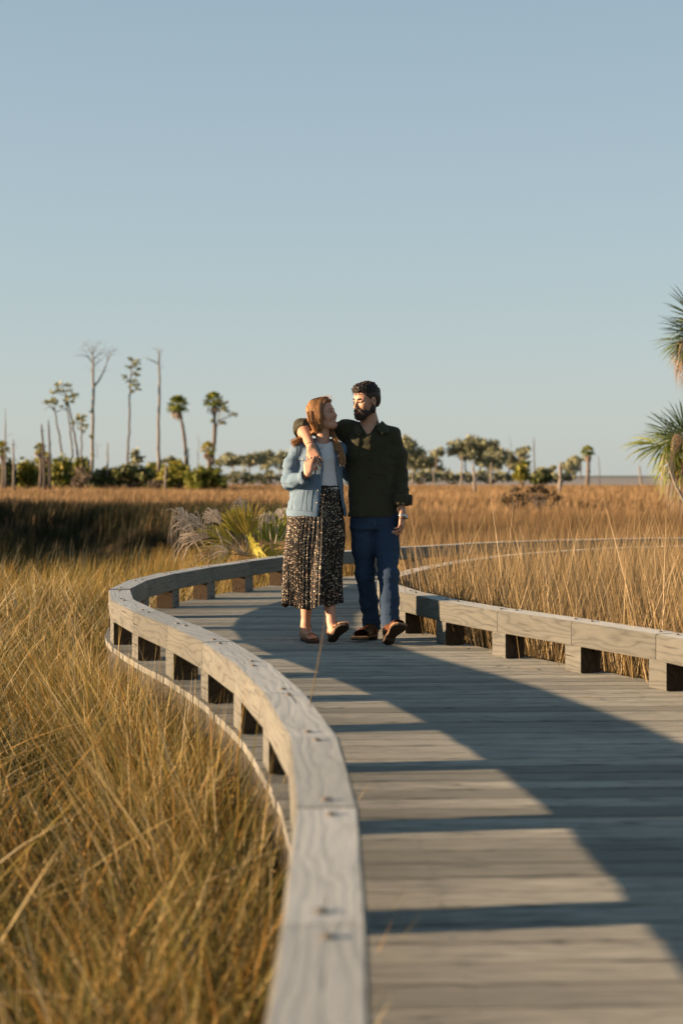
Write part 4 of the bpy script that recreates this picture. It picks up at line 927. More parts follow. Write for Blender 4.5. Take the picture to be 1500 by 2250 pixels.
        for ax in range(3):
            b_, c_ = [(1, 2), (2, 0), (0, 1)][ax]
            sl0 = [slice(1, n[k] - 1) for k in range(3)]; sl1 = list(sl0); sl0[ax] = slice(0, n[ax] - 1); sl1[ax] = slice(1, n[ax])
            A = g[tuple(sl0)]; B = g[tuple(sl1)]; ch = np.argwhere(A != B); off = np.array([1, 1, 1]); off[ax] = 0; E = ch + off
            inner = A[tuple(ch.T)]
            def cell(db, dc):
                c = E.copy(); c[:, b_] += db; c[:, c_] += dc; return idx[c[:, 0], c[:, 1], c[:, 2]]
            q = np.stack([cell(-1, -1), cell(0, -1), cell(0, 0), cell(-1, 0)], 1)
            q[~inner] = q[~inner][:, ::-1]; F.append(q)
        F = np.concatenate(F); F = F[(F >= 0).all(1)]
        return V, F
def relax(V, F, it=2, lam=0.5):
    E = np.concatenate([F[:, [0, 1]], F[:, [1, 2]], F[:, [2, 3]], F[:, [3, 0]]]); n = len(V)
    for _ in range(it):
        S = np.zeros_like(V); c = np.zeros(n)
        for k in range(3): S[:, k] = np.bincount(E[:, 0], V[E[:, 1], k], n) + np.bincount(E[:, 1], V[E[:, 0], k], n)
        c = np.bincount(E[:, 0], minlength=n) + np.bincount(E[:, 1], minlength=n)
        V = V + lam * (S / np.maximum(c, 1)[:, None] - V)
    return V
def normals(V, F):
    a = V[F[:, 2]] - V[F[:, 0]]; b = V[F[:, 3]] - V[F[:, 1]]; fn = np.cross(a, b); N = np.zeros_like(V)
    for k in range(4):
        for c in range(3): N[:, c] += np.bincount(F[:, k], fn[:, c], len(V))
    return N / (np.linalg.norm(N, axis=1)[:, None] + 1e-12)
def fbm(P, s, seed=0, o=2):
    r = np.zeros(len(P))
    for i, p in enumerate(P):
        r[i] = mnoise.fractal((p[0] * s[0] + seed, p[1] * s[1], p[2] * s[2]), 1.0, 2.0, o)
    return r
def orth(f, u):
    f = np.asarray(f, float); f = f / np.linalg.norm(f); u = np.asarray(u, float); u = u - f * u.dot(f); u /= np.linalg.norm(u); return f, np.cross(u, f), u   # forward, person's left (side), up

def head(S, c, f, u, sc=1.0, male=True):
    """adds neck-less head to field S; returns a local->world function and the frame"""
    f, sd_, u = orth(f, u); B = np.stack([f, sd_, u], 1) # columns
    Lc = lambda a, b_, c_: np.asarray(c) + sc * (f * a + sd_ * b_ + u * c_)
    e = lambda p, r, k=0.012, op='u': S.ell(Lc(*p), np.array(r) * sc, B, k, op)
    cn = lambda p, q, ra, rb, k=0.012, op='u': S.cone(Lc(*p), Lc(*q), ra * sc, rb * sc, k, op)
    e((-.014, 0, .030), (.098, .076, .088), .02)
    e((.030, 0, -.022), (.060, .058, .085), .025)
    for s in (-1, 1):
        cn((-.012, s * .052, -.052), (.060, s * .016, -.098), .018, .019, .03)
        e((.056, s * .036, -.026), (.024, .022, .024), None or .02)
        cn((.076, s * .012, .020), (.062, s * .046, .017), .009, .009, .014)
        e((.078, s * .031, -.001), (.014, .018, .012), .012, 's')
        e((.101 if male else .097, s * .0095, -.039 if male else -.035), (.009, .0062, .0065), .006)
        cn((.0815, s * .021, .0075), (.0765, s * .042, .0065), .0058, .005, .006); cn((.0800, s * .022, -.0095), (.0755, s * .041, -.0085), .0048, .004, .007)
        e((-.004, s * .076, -.008), (.019, .007, .031), .008)
        cn((-.006, s * .079, -.004), (.000, s * .081, -.02), .006, .005, .006, 's')
    e((.072, 0, -.100), (.020, .024, .017), .02)
    cn((.083, 0, .014), (.1100 if male else .1050, 0, -.032 if male else -.027), .0075 if male else .0062, .0090 if male else .0080, .014)
    if male:
        cn((.088, -.018, -.0615), (.088, .018, -.0615), .0065, .0065, .008); cn((.087, -.015, -.0725), (.087, .015, -.0725), .0075, .0075, .008)
    else:
        [cn((.0905, 0, -.0610), (.0790, s * .026, -.0570), .0055, .0035, .006) for s in (-1, 1)]; [cn((.0870, 0, -.0780), (.0780, s * .025, -.0600), .0062, .0035, .006) for s in (-1, 1)]
        [e((.058, s * .036, -.034), (.026, .020, .022), .02) for s in (-1, 1)]
        e((.094, 0, -.0680), (.012, .021, .0052), .004, 's')
    return Lc, B
def hand(S, w, d, n, thumb, sc, curl, spread=0.10, tc=0.4, k=0.008, wr=0.026):
    """w wrist, d towards the fingers, n where the palm faces, thumb = which side (+1 = d x n)"""
    w = np.asarray(w, float); d = np.asarray(d, float); d /= np.linalg.norm(d); n = np.asarray(n, float); n = n - d * n.dot(d); n /= np.linalg.norm(n); l = np.cross(d, n) * thumb
    offs = [.030, .010, -.010, -.029]; ln = [.070, .078, .072, .056]; kn = [.088, .092, .087, .078]; rr = [.0098, .0102, .0096, .0085]
    tips = []
    for i in range(4):
        K = w + sc * (d * kn[i] + l * offs[i]); S.cone(w + sc * l * offs[i] * .55, K, wr * .62 * sc, .0125 * sc, .014)
        dd = d * math.cos(spread * offs[i] / .03) + l * math.sin(spread * offs[i] / .03); P = K; a = 0
        cc = curl[i] if hasattr(curl, '__len__') else curl
        for j, fr_ in enumerate((.45, .31, .24)):
            a += cc * (0.8, 1.0, 0.7)[j]; v = dd * math.cos(a) + n * math.sin(a); Q = P + v * ln[i] * fr_ * sc
            S.cone(P, Q, rr[i] * sc * (1, .93, .86)[j], rr[i] * sc * (.93, .86, .72)[j], 0.004); P = Q
        tips.append(P)
    a0 = w + sc * (d * .022 + l * .020); a1 = a0 + sc * (d * .030 + l * .022 + n * .012); t1 = d * .75 + l * .45 * (1 - tc) + n * tc * .8; t1 /= np.linalg.norm(t1); a2 = a1 + t1 * .034 * sc; a3 = a2 + (t1 * .8 + n * tc * .7 - l * tc * .4) * .027 * sc
    S.chain([a0, a1, a2, a3], [.018 * sc, .013 * sc, .0105 * sc, .0085 * sc], .010)
    return tips

# ---- cloth, skin and hair materials
def skin_mat(name, c, lip):
    g = NT(name); n_ = g.noise(g.obj(), 60, 3); col = g.mixc(g.math('MULTIPLY', n_, .5), c, tuple(v * .82 for v in c)); col = g.mixc(g.attr('lip'), col, lip)
    return g.pbr(col, 0.5, g.bump(n_, .08, .002), spec=.35, Subsurface_Weight=.12, Subsurface_Radius=(.02, .008, .004), Subsurface_Scale=1.0)
M['skin_m'] = skin_mat('man_skin', (0.4000, 0.2280, 0.1520), (0.2880, 0.1120, 0.0880)); M['skin_w'] = skin_mat('woman_skin', (0.4480, 0.2560, 0.1760), (0.3840, 0.1120, 0.1040))
def cloth(name, a, b, sc=(900, 900, 900), fold=0.25, rough=.9, wsc=14, **k):
    g = NT(name); f = g.noise(g.mapping(g.obj(), sc), 1.0, 2, .6); w = g.noise(g.mapping(g.obj(), (1, 1, .6)), wsc, 4, .6, .6); w2 = g.noise(g.obj(), 5, 3)
    c = g.mixc(g.math('MULTIPLY', g.math('ADD', f, w2), .55), a, b)
    return g.pbr(c, rough, g.bump(w, fold, .012), spec=.12, **k)
M['shirt'] = cloth('dark_olive_cotton', (.018, .019, .010), (.044, .042, .023), fold=.5, wsc=11, Sheen_Weight=.08, Sheen_Roughness=.6)
M['denim_l'] = cloth('light_denim', (.045, .09, .145), (.18, .255, .325), sc=(160, 160, 220), fold=.4, wsc=9)
M['denim_seam'] = cloth('denim_seam', (0.1540, 0.2170, 0.2660), (0.2940, 0.3500, 0.3850), fold=.2)
M['denim_in'] = cloth('denim_edge', (0.0420, 0.0770, 0.1190), (0.0840, 0.1330, 0.1820), fold=.2)
M['jeans'] = cloth('dark_blue_denim', (0.0085, 0.0175, 0.0390), (0.038, 0.066, 0.112), sc=(300, 300, 120), fold=.8, wsc=15)
M['tee'] = cloth('white_cotton', (0.4800, 0.5040, 0.5280), (0.5760, 0.5920, 0.6080), fold=.3, wsc=9)
M['tan'] = cloth('tan_leather', (0.1920, 0.1000, 0.0480), (0.2880, 0.1600, 0.0800), fold=.15, rough=.5)
M['soleb'] = cloth('brown_rubber_sole', (.035, .025, .018), (.07, .05, .035), fold=.2)
M['boot'] = cloth('brown_boot_leather', (0.0510, 0.0213, 0.0102), (0.1190, 0.0510, 0.0238), fold=.4, rough=.35)
M['welt'] = cloth('boot_welt_leather', (0.1600, 0.0960, 0.0560), (0.2560, 0.1600, 0.0960), fold=.1)
M['dark'] = cloth('dark_leather', (.01, .009, .008), (.03, .025, .02), fold=.2, rough=.5)
x = NT('watch_steel'); M['steel'] = x.pbr((.6, .6, .58), .25, metal=1.0)
x = NT('gold_thin'); M['gold'] = x.pbr((.7, .5, .25), .3, metal=1.0)
x = NT('brass_button'); M['button'] = x.pbr((.40, .36, .30), .35, metal=.9)
x = NT('eye_white'); M['eyew'] = x.pbr((.36, .32, .29), .4); x = NT('eye_iris'); M['iris'] = x.pbr((.03, .018, .01), .15)
x = NT('teeth'); M['teeth'] = x.pbr((0.5250, 0.5040, 0.4620), .3)
def hair_mat(name, a, b, c):
    g = NT(name); t = g.attr('tone'); n_ = g.noise(g.mapping(g.obj(), (240, 240, 50)), 1, 3); f = g.math('ADD', g.math('MULTIPLY', t, .6), g.math('MULTIPLY', n_, .45))
    return g.pbr(g.ramp(f, [(.15, a), (.5, b), (.85, c)]), .55, g.bump(n_, .6, .004), spec=.45)
M['hair_w'] = hair_mat('auburn_hair', (.11, .048, .018), (.33, .165, .058), (.58, .35, .15))
M['hair_m'] = hair_mat('dark_curly_hair', (.008, .006, .004), (.018, .011, .007), (.045, .026, .016))
M['beard'] = hair_mat('dark_beard', (.009, .006, .004), (.022, .013, .008), (.05, .028, .016))
g = NT('floral_skirt_cloth'); uv = g.uv(); vo = g.n('ShaderNodeTexVoronoi'); g.l(g.mapping(uv, (70, 70, 1)), vo.inputs[0]); vo.inputs['Scale'].default_value = 1.0; vo.inputs['Randomness'].default_value = .75
dots = g.ramp(vo.outputs['Distance'], [(.24, 1.0), (.32, 0.0)]); v2 = g.n('ShaderNodeTexVoronoi'); g.l(g.mapping(uv, (80, 80, 1), (4, 2, 0)), v2.inputs[0]); v2.inputs['Scale'].default_value = 1.0
d2_ = g.ramp(v2.outputs['Distance'], [(.22, 1.0), (.30, 0.0)]); sh = g.math('MAXIMUM', dots, g.math('MULTIPLY', d2_, .6))
pc_ = g.ramp(vo.outputs['Color'], [(.2, (.62, .54, .40)), (.6, (.50, .40, .27)), (.9, (.42, .2, .12))])
M['skirt'] = g.pbr(g.mixc(sh, (.014, .012, .010), pc_), .7, g.bump(g.noise(g.mapping(uv, (150, 6, 1)), 1, 2), .3, .004), spec=.25)

from mathutils.bvhtree import BVHTree
def bvh(o):
    off = PW(o); me = o.data; v = np.zeros(len(me.vertices) * 3, np.float32); me.vertices.foreach_get('co', v); v = v.reshape(-1, 3) + off
    return BVHTree.FromPolygons([tuple(q) for q in v.tolist()], [tuple(p.vertices) for p in me.polygons])
EYE = Vector((0, 0, CAMH))
def onto(tree_, px, py, D=9.8, lift=0.003, maxd=12):
    p = at(px, py, D); d = (Vector(p) - EYE).normalized(); h = tree_.ray_cast(EYE, d, maxd)
    if h[0] is None: return None
    n = h[1]; n = n if n.dot(d) < 0 else -n
    return np.array(h[0] + n * lift), np.array(n)
def patch(tree_, quad, nu, nv, lift, name, mat, parent, thick=0.004, **k):
    """a cloth piece following the garment: four corners as seen from the front, in order"""
    q = np.array(quad, float); P = []; last = None
    for j in range(nv + 1):
        for i in range(nu + 1):
            u_, v_ = i / nu, j / nv; xy = (q[0] * (1 - u_) + q[1] * u_) * (1 - v_) + (q[3] * (1 - u_) + q[2] * u_) * v_
            h = onto(tree_, xy[0], xy[1], lift=lift)
            if h is None or (last is not None and abs(h[0][1] - last[1]) > .06): h = (last if last is not None else at(xy[0], xy[1], 9.8), None)
            last = h[0]; P.append(h[0])
    P = np.array(P); n = (nu + 1) * (nv + 1); back = P + np.array([0, thick + lift, 0]); V = np.vstack([P, back])
    id_ = lambda i, j: j * (nu + 1) + i
    F = [(id_(i, j), id_(i, j + 1), id_(i + 1, j + 1), id_(i + 1, j)) for j in range(nv) for i in range(nu)]
    for j in range(nv): F += [(id_(0, j), n + id_(0, j), n + id_(0, j + 1), id_(0, j + 1)), (id_(nu, j + 1), n + id_(nu, j + 1), n + id_(nu, j), id_(nu, j))]
    for i in range(nu): F += [(id_(i + 1, 0), n + id_(i + 1, 0), n + id_(i, 0), id_(i, 0)), (id_(i, nv), n + id_(i, nv), n + id_(i + 1, nv), id_(i + 1, nv))]
    return mk(name, V, F, mat, parent, smooth=False, attrs={'tone': np.full(len(V), .5)})
def seam(tree_, pts, r, name, mat, parent, lift=0.001, m=14):
    pts = np.array(pts, float); L = arc(pts); out = []
    for s_ in np.linspace(0, L[-1], m):
        h = onto(tree_, np.interp(s_, L, pts[:, 0]), np.interp(s_, L, pts[:, 1]), lift=lift)
        if h is not None and (not out or abs(h[0][1] - out[-1][1]) < .05): out.append(h[0])
    if len(out) > 2: mb = MB(); mb.tube(out, r, 5); return mb.build(name, mat, parent, smooth=True)
def knob(tree_, px, py, r, name, mat, parent, lift=.002):
    h = onto(tree_, px, py, lift=lift)
    if h is None: return
    mb = MB(); p, n = h; mb.tube([p - n * .002, p + n * .002, p + n * .0035], [r, r, r * .5], 10); return mb.build(name, mat, parent, smooth=True)
def garment(S, name, mat, parent, disp=None, relax_it=2, attrs=None):
    V, F = S.mesh(); V = relax(V, F, relax_it)
    if disp is not None: N = normals(V, F); V = V + N * disp(V)[:, None]
    o = mk(name, V, F, mat, parent, smooth=True, attrs=dict({'tone': np.full(len(V), .5)}, **(attrs(V) if attrs else {})))
    return o
def sole(pl, f, u, L, w, th, heel, name, mat, parent, square=0.0, wide=1.0):
    """shoe sole: outline extruded downwards"""
    f, sd_, u = orth(f, u); prof = [(0, .0), (.02, .45), (.08, .68), (.2, .72), (.42, .62), (.6, .82), (.74, 1.0), (.88, .93 + .05 * square), (.96, .62 + .3 * square), (1.0, .0 + .62 * square)]
    t = np.linspace(0, 1, 22); ww = np.interp(t, [p[0] for p in prof], [p[1] for p in prof]) * w / 2 * wide
    out = [(t[i], ww[i]) for i in range(22)] + [(t[i], -ww[i]) for i in range(21, -1, -1)]
    top = []; bot = []
    for (a, b_) in out:
        h_ = th + (heel if a < .27 else heel * .0)
        top.append(pl + f * a * L + sd_ * b_); bot.append(pl + f * a * L + sd_ * b_ * .97 - u * h_)
    n = len(out); V = np.array(top + bot); F = [(i, (i + 1) % n, n + (i + 1) % n, n + i) for i in range(n)]
    for k in range(21): F += [(k, n - 1 - k, n - 2 - k, k + 1)]; F += [(n + k, n + k + 1, n + n - 2 - k, n + n - 1 - k)]
    return mk(name, V, F, mat, parent)
# ================================================================== the man
A3 = lambda x, y, D: at(x, y, D)
man = empty('person', (0.22, 9.85, 0.0), label='taller bearded person in dark olive shirt, blue jeans and brown boots, right of the pair', cat='person', group='couple walking on the boardwalk')
HC = at(804, 879, 9.88); HF = (-.76, -.62, -.20); HU = (-.10, -.14, 1.0)
S = Field((-.42, 9.30, -.02), (.56, 10.25, 1.90), .0036)
# torso under the clothes, legs, feet
zc = lambda y, D=9.93: CAMH - (y - 1045) * D / FPX; xc = lambda x, D=9.93: (x - 750) * D / FPX
S.stack([(zc(1150), xc(822), 9.93, .135, .095), (zc(1110), xc(820), 9.93, .130, .092), (zc(1080), xc(817), 9.93, .125, .088), (zc(1035), xc(813), 9.93, .145, .10), (zc(990), xc(812), 9.93, .158, .105), (zc(960), xc(812), 9.93, .150, .098), (zc(942), xc(812), 9.93, .11, .075)], .04)
S.cone(A3(816, 948, 9.93), A3(807, 905, 9.90), .068, .058, .03)
S.cone(A3(812, 944, 9.93), A3(856, 957, 9.93), .045, .046, .03); S.cone(A3(812, 944, 9.93), A3(760, 946, 9.97), .045, .050, .03)
S.cone(A3(806, 972, 9.88), A3(808, 950, 9.89), .05, .05, .03)
Lc, HB = head(S, HC, HF, HU, 1.0, True)
# left arm hanging
LW = A3(883, 1127, 9.84)
S.chain([A3(856, 960, 9.93), A3(877, 1045, 9.95), LW], [.044, .038, .0265], .02)
hand(S, LW + np.array([0, 0, .0]), (-.05, -.12, -1), (-.86, .30, 0), 1, 1.02, [.42, .5, .55, .6], tc=.35)
# right arm round the other's shoulders
RS, RE, RWr = A3(760, 948, 9.98), A3(664, 936, 10.05), A3(683, 980, 9.74)
S.chain([RS, RE], [.05, .042], .02); S.chain([RE, A3(668, 950, 9.93), RWr], [.043, .044, .0285], .02)
hand(S, RWr, (.34, -.22, -1), (.25, .9, -.1), -1, 1.0, [.30, .22, .16, .12], spread=.26, tc=.5)
# legs
hips = [A3(798, 1146, 9.93), A3(848, 1146, 9.93)]
KR, AR_ = A3(802, 1262, 9.93), A3(816, 1383, 10.0); KL, AL_ = A3(853, 1262, 9.78), A3(857, 1384, 9.66)
S.chain([hips[0], KR, AR_], [.078, .052, .036], .03); S.chain([hips[1], KL, AL_], [.078, .052, .036], .03)
V, F = S.mesh(); V = relax(V, F, 1, .4)
def lipm(V):
    q = (V - HC) @ HB; m = (np.abs(q[:, 1]) < .024) & (q[:, 2] < -.055) & (q[:, 2] > -.081) & (q[:, 0] > .07); return m.astype(float)
mk('body', V, F, M['skin_m'], man, smooth=True, attrs={'lip': lipm(V)})

def eyes(Lc, B, parent, sc, look=(0, 0), lash=.0022, whites=True):
    f, s_, u = B[:, 0], B[:, 1], B[:, 2]
    for sg in (-1, 1):
        c = Lc(.0735, sg * .031, -.001); V = []; F = []; fm = []; nu, nv = 16, 9; r = .0125 * sc
        ax = f + s_ * (sg * .12 + look[0]) + u * look[1]; ax = ax / np.linalg.norm(ax)
        a_, b_, d_ = orth(ax, u)
        for i in range(nv + 1):
            th = i / nv * PI * .62
            for j in range(nu): ph = 2 * PI * j / nu; V.append(c + r * (a_ * math.cos(th) + .78 * math.sin(th) * d_ * math.sin(ph) * .8 + math.sin(th) * b_ * math.cos(ph) * 1.05))
        for i in range(nv):
            for j in range(nu): F.append((i * nu + j, (i + 1) * nu + j, (i + 1) * nu + (j + 1) % nu, i * nu + (j + 1) % nu)); fm.append(1 if i < 3 else 0)
        mk('eye', V, F, None, parent, mats=[M['eyew'], M['iris']], fmat=fm, smooth=True)
def brow(Lc, parent, mat, sc, r=.0035, h=.0):
    for sg in (-1, 1):
        m = MB(); m.tube([Lc(.090, sg * .012, .0165 + h), Lc(.089, sg * .024, .022 + h), Lc(.079, sg * .038, .022 + h), Lc(.066, sg * .048, .015 + h)], [r * .8 * sc, r * 1.1 * sc, r * sc, r * .4 * sc], 7); m.build('eyebrow', mat, parent, smooth=True)
eyes(Lc, HB, man, 1.0, (.0, -.25)); brow(Lc, man, M['hair_m'], 1.0, .0055, -.001)
# hair: cap with curls
H = Field(HC - .16, HC + .17, .0034)
H.ell(Lc(-.017, 0, .037), (.101, .0805, .091), HB, .02); H.ell(Lc(.046, -.0, .088), (.046, .056, .030), HB, .02); H.ell(Lc(-.06, 0, -.01), (.048, .064, .06), HB, .02)
sl, (X, Y, Z) = H.sub(H.lo, H.lo + H.n * H.h); q = [((X - HC[0]) * HB[0, i] + (Y - HC[1]) * HB[1, i] + (Z - HC[2]) * HB[2, i]) for i in range(3)]
line = np.interp(q[0].ravel(), [-.12, -.045, -.012, .012, .022, .045, .058, .2], [-.062, -.058, -.006, -.022, .012, .040, .066, .070]).reshape(q[0].shape)
# keep the ear free
H.d[sl] = np.maximum(H.d[sl], ((line - q[2]) * .7).astype(np.float32))
def curl(V):
    q = (V - HC) @ HB; top = np.clip((q[:, 2] - .02) / .05, .25, 1)
    return (fbm(V, (85, 85, 85), 4, 2) * .006 + fbm(V, (30, 30, 30), 9, 2) * .005) * top
hair = garment(H, 'hair', M['hair_m'], man, curl, 1)
m = MB(); rs = np.random.default_rng(5); tr_ = bvh(hair)
for i in range(420):
    v = rs.normal(size=3); v[2] = abs(v[2]); p = Lc(-.01, 0, .04) + (HB @ (v / np.linalg.norm(v))) * .2
    hh = tr_.ray_cast(Vector(p), (Vector(Lc(-.01, 0, .04)) - Vector(p)).normalized())
    if hh[0] is None: continue
    o = np.array(hh[0]); n = np.array(hh[1]); loc = (o - HC) @ HB
    if loc[2] < .055 or loc[0] < -.05: continue
    t1 = np.cross(n, rs.normal(size=3)); t1 /= np.linalg.norm(t1); t2 = np.cross(n, t1); r = rs.uniform(.003, .007) * (1.3 if loc[0] > .02 else .7); a = np.linspace(0, rs.uniform(3, 5.5), 9)
    P = [o + n * (.001 + .0035 * math.sin(k)) + t1 * r * math.cos(k) + t2 * r * math.sin(k) for k in a]; m.tube(P, .0014, 4, a=rs.uniform(.2, 1))
for (b_, c_) in [(-.012, .066), (.006, .062), (.02, .066), (-.028, .068)]:   # loose curls on the forehead
    a = np.linspace(0, 4.5, 12); m.tube([Lc(.090 + .004 * math.sin(k), b_ + .009 * math.sin(k * 1.1), c_ + .006 - .006 * k * .9) for k in a], np.linspace(.003, .0012, 12), 5, a=.3)
m.build('curls', M['hair_m'], hair, smooth=True)
# beard
Bf = Field(HC - .16, HC + .16, .0034)
for s in (-1, 1):
    Bf.cone(Lc(-.004, s * .068, -.030), Lc(.004, s * .060, -.062), .010, .017, .012); Bf.cone(Lc(.000, s * .056, -.062), Lc(.062, s * .024, -.100), .020, .024, .02)
    Bf.cone(Lc(.060, s * .040, -.062), Lc(.072, s * .026, -.090), .014, .018, .02); Bf.cone(Lc(.098, s * .004, -.0505), Lc(.082, s * .030, -.062), .0075, .008, .008); Bf.cone(Lc(.082, s * .030, -.062), Lc(.072, s * .030, -.085), .009, .014, .012)
Bf.ell(Lc(.070, 0, -.105), (.030, .036, .026), HB, .02); Bf.cone(Lc(.093, -.012, -.086), Lc(.093, .012, -.086), .006, .006, .01)
beard = garment(Bf, 'beard', M['beard'], man, lambda V: fbm(V, (120, 120, 120), 2, 2) * .0035, 1)
m = MB(); v = np.zeros(len(beard.data.vertices) * 3, np.float32); beard.data.vertices.foreach_get('co', v); v = v.reshape(-1, 3) + PW(beard)
for k in rs.integers(0, len(v), 900):
    o = v[k]; n = o - Lc(.02, 0, -.06); n /= np.linalg.norm(n); d = n * .7 - HB[:, 2] * .6 + rs.normal(0, .3, 3); m.tube([o, o + d * rs.uniform(.004, .009)], [.0011, .0004], 3, a=rs.uniform(.1, 1), cap=False)
m.build('beard_hairs', M['beard'], beard)

# jeans
J = Field((-.02, 9.45, .02), (.50, 10.25, 1.0), .0045)
J.stack([(zc(1162), xc(822), 9.93, .150, .108), (zc(1140), xc(822), 9.93, .156, .115), (zc(1110), xc(820), 9.93, .150, .11)], .03)
ah = A3(817, 1376, 10.0); bh = A3(857, 1378, 9.68)
J.chain([hips[0] + [0, 0, -.0], A3(799, 1205, 9.93), KR, A3(810, 1320, 9.97), ah], [.092, .081, .064, .062, .060], .03)
J.chain([hips[1], A3(850, 1205, 9.87), KL, A3(855, 1320, 9.72), bh], [.092, .083, .067, .064, .061], .03)
for (p, r) in ((A3(819, 1400, 10.02), .075), (A3(859, 1402, 9.66), .075)): J.ell(p + [0, 0, -.015], (r, r, .028), None, .0, 's')
def jd(V):
    z = V[:, 2]; e = np.clip(1 - (z - .05) / .3, 0, 1) + np.exp(-((z - .48) / .09) ** 2) * .7 + np.exp(-((z - .78) / .06) ** 2) * .5 + .12
    return (fbm(V, (8, 8, 26), 3, 2) * .013 + np.abs(fbm(V, (5, 5, 18), 8, 1)) * .010) * e + fbm(V, (12, 12, 4), 5, 1) * .003
jeans = garment(J, 'jeans', M['jeans'], man, jd, 2)
tj = bvh(jeans)
seam(tj, [(822, 1140), (823, 1156)], .002, 'fly', M['denim_in'], jeans)

# shirt
ST = [(zc(1139), xc(819), 9.93, .176, .132), (zc(1120), xc(819), 9.93, .170, .126), (zc(1085), xc(816), 9.93, .160, .118), (zc(1040), xc(814), 9.93, .164, .120), (zc(1000), xc(813), 9.93, .174, .124), (zc(968), xc(812), 9.93, .172, .116), (zc(950), xc(812), 9.93, .145, .096), (zc(936), xc(813), 9.93, .09, .078)]
T = Field((-.42, 9.6, .78), (.56, 10.3, 1.66), .0045)
T.stack(ST, .03)
T.chain([A3(813, 945, 9.93), A3(858, 957, 9.93), A3(873, 1000, 9.95), A3(879, 1050, 9.95), A3(883, 1100, 9.87)], [.056, .062, .058, .053, .054], .035)
T.chain([A3(813, 945, 9.93), A3(765, 944, 9.97), RS, A3(700, 938, 10.06), RE], [.056, .066, .066, .060, .058], .035)
T.chain([RE, A3(664, 946, 9.985)], [.058, .056], .03)
# openings: neck V, the two cuffs, hem
sl, (X, Y, Z) = T.sub((-.1, 9.6, 1.30), (.5, 10.2, 1.66)); z0 = zc(957, 9.8); xm = xc(808, 9.8) + (Z - z0) * .10; hw = np.clip((Z - z0) * .62, 0, .075); V_ = np.maximum(np.abs(X - xm) - hw, Y - 9.93); V_ = np.maximum(V_, z0 - Z)
T.d[sl] = np.maximum(T.d[sl], -V_.astype(np.float32))
T.cone(A3(813, 932, 9.93), A3(807, 900, 9.90), .070, .066, .004, op='s')
T.ell(A3(884, 1116, 9.86), (.045, .045, .03), None, 0, 's')
T.d[T.sub((-.42, 9.6, .7), (.56, 10.3, zc(1137)))[0]] = .05 if T.sub((-.42, 9.6, .7), (.56, 10.3, zc(1137))) else 0
def sdsp(V):
    z = V[:, 2]; return fbm(V, (9, 9, 5), 3, 2) * .008 + fbm(V, (15, 15, 22), 7, 2) * .006 + np.abs(fbm(V, (7, 7, 13), 21, 1)) * -.008 + np.clip(fbm(V, (6, 6, 22), 11, 1), 0, 1) * .006 * np.clip(1 - (z - .85) / .25, 0, 1)
shirt = garment(T, 'shirt', M['shirt'], man, sdsp, 2); ts = bvh(shirt)
def ringband(c, ax, r0, r1, w, name, mat, parent, thick=.006, wob=.004, seed=1, n=40):
    ax = np.asarray(ax, float); ax /= np.linalg.norm(ax); a_, b_, _ = orth(ax, (0.1, 1, .2)); e1 = np.cross(ax, (0, 1, 0)); e1 /= np.linalg.norm(e1); e2 = np.cross(ax, e1); V = []; F = []
    prof = [(-.5, 0), (-.42, thick), (0, thick * 1.2), (.42, thick), (.5, 0), (.42, -thick * .3), (-.42, -thick * .3)]; m_ = len(prof)
    for i in range(n):
        t = 2 * PI * i / n; wv = 1 + wob / r0 * mnoise.noise((math.cos(t) * 2 + seed, math.sin(t) * 2, 0)) * 2
        for (u_, q) in prof: r = (r0 + (r1 - r0) * (u_ + .5) + q) * wv; V.append(np.asarray(c) + ax * u_ * w + (e1 * math.cos(t) + e2 * math.sin(t)) * r)
    for i in range(n):
        for k in range(m_): F.append((i * m_ + k, i * m_ + (k + 1) % m_, ((i + 1) % n) * m_ + (k + 1) % m_, ((i + 1) % n) * m_ + k))
    return mk(name, V, F, mat, parent, smooth=True, attrs={'tone': np.full(len(V), .5)})
ringband(A3(885, 1099, 9.865), (.02, -.1, -1), .056, .053, .072, 'cuff', M['shirt'], shirt, .007, .008)
ringband(A3(666, 948, 9.965), (.14, -.72, -.50), .057, .054, .055, 'cuff', M['shirt'], shirt, .008, .010, 4)
# collar: two turned down wings and a stand
def collar_wing(pts_in, pts_out, name, parent, mat, th=.005):
    n = len(pts_in); V = []; 
    for k in range(n): V += [pts_in[k], pts_out[k]]
    V = np.array(V); V2 = V + np.array([0, th, -th]); F = []
    for k in range(n - 1): a = 2 * k; F += [(a, a + 1, a + 3, a + 2), (2 * n + a + 2, 2 * n + a + 3, 2 * n + a + 1, 2 * n + a)]
    for k in range(n - 1): a = 2 * k; F += [(a + 1, 2 * n + a + 1, 2 * n + a + 3, a + 3), (a + 2, 2 * n + a + 2, 2 * n + a, a)]
    F += [(0, 2 * n, 2 * n + 1, 1), (2 * n - 2, 2 * n - 1, 4 * n - 1, 4 * n - 2)]
    return mk(name, np.vstack([V, V2]), F, mat, parent, smooth=False, attrs={'tone': np.full(4 * n, .5)})
collar_wing([A3(835, 931, 9.99), A3(838, 926, 9.95), A3(839, 924, 9.90), A3(833, 931, 9.86), A3(826, 942, 9.83)], [A3(842, 932, 10.02), A3(851, 934, 9.98), A3(857, 941, 9.90), A3(852, 950, 9.83), A3(840, 952, 9.81)], 'collar', shirt, M['shirt'])
collar_wing([A3(789, 930, 9.98), A3(786, 928, 9.95), A3(785, 927, 9.90), A3(790, 937, 9.85), A3(797, 949, 9.82)], [A3(782, 933, 10.0), A3(776, 932, 9.96), A3(774, 938, 9.88), A3(780, 952, 9.83), A3(788, 957, 9.81)], 'collar', shirt, M['shirt'])
patch(ts, [(784, 928), (793, 927), (811, 962), (806, 964)], 3, 10, .003, 'placket', M['shirt'], shirt, .006)
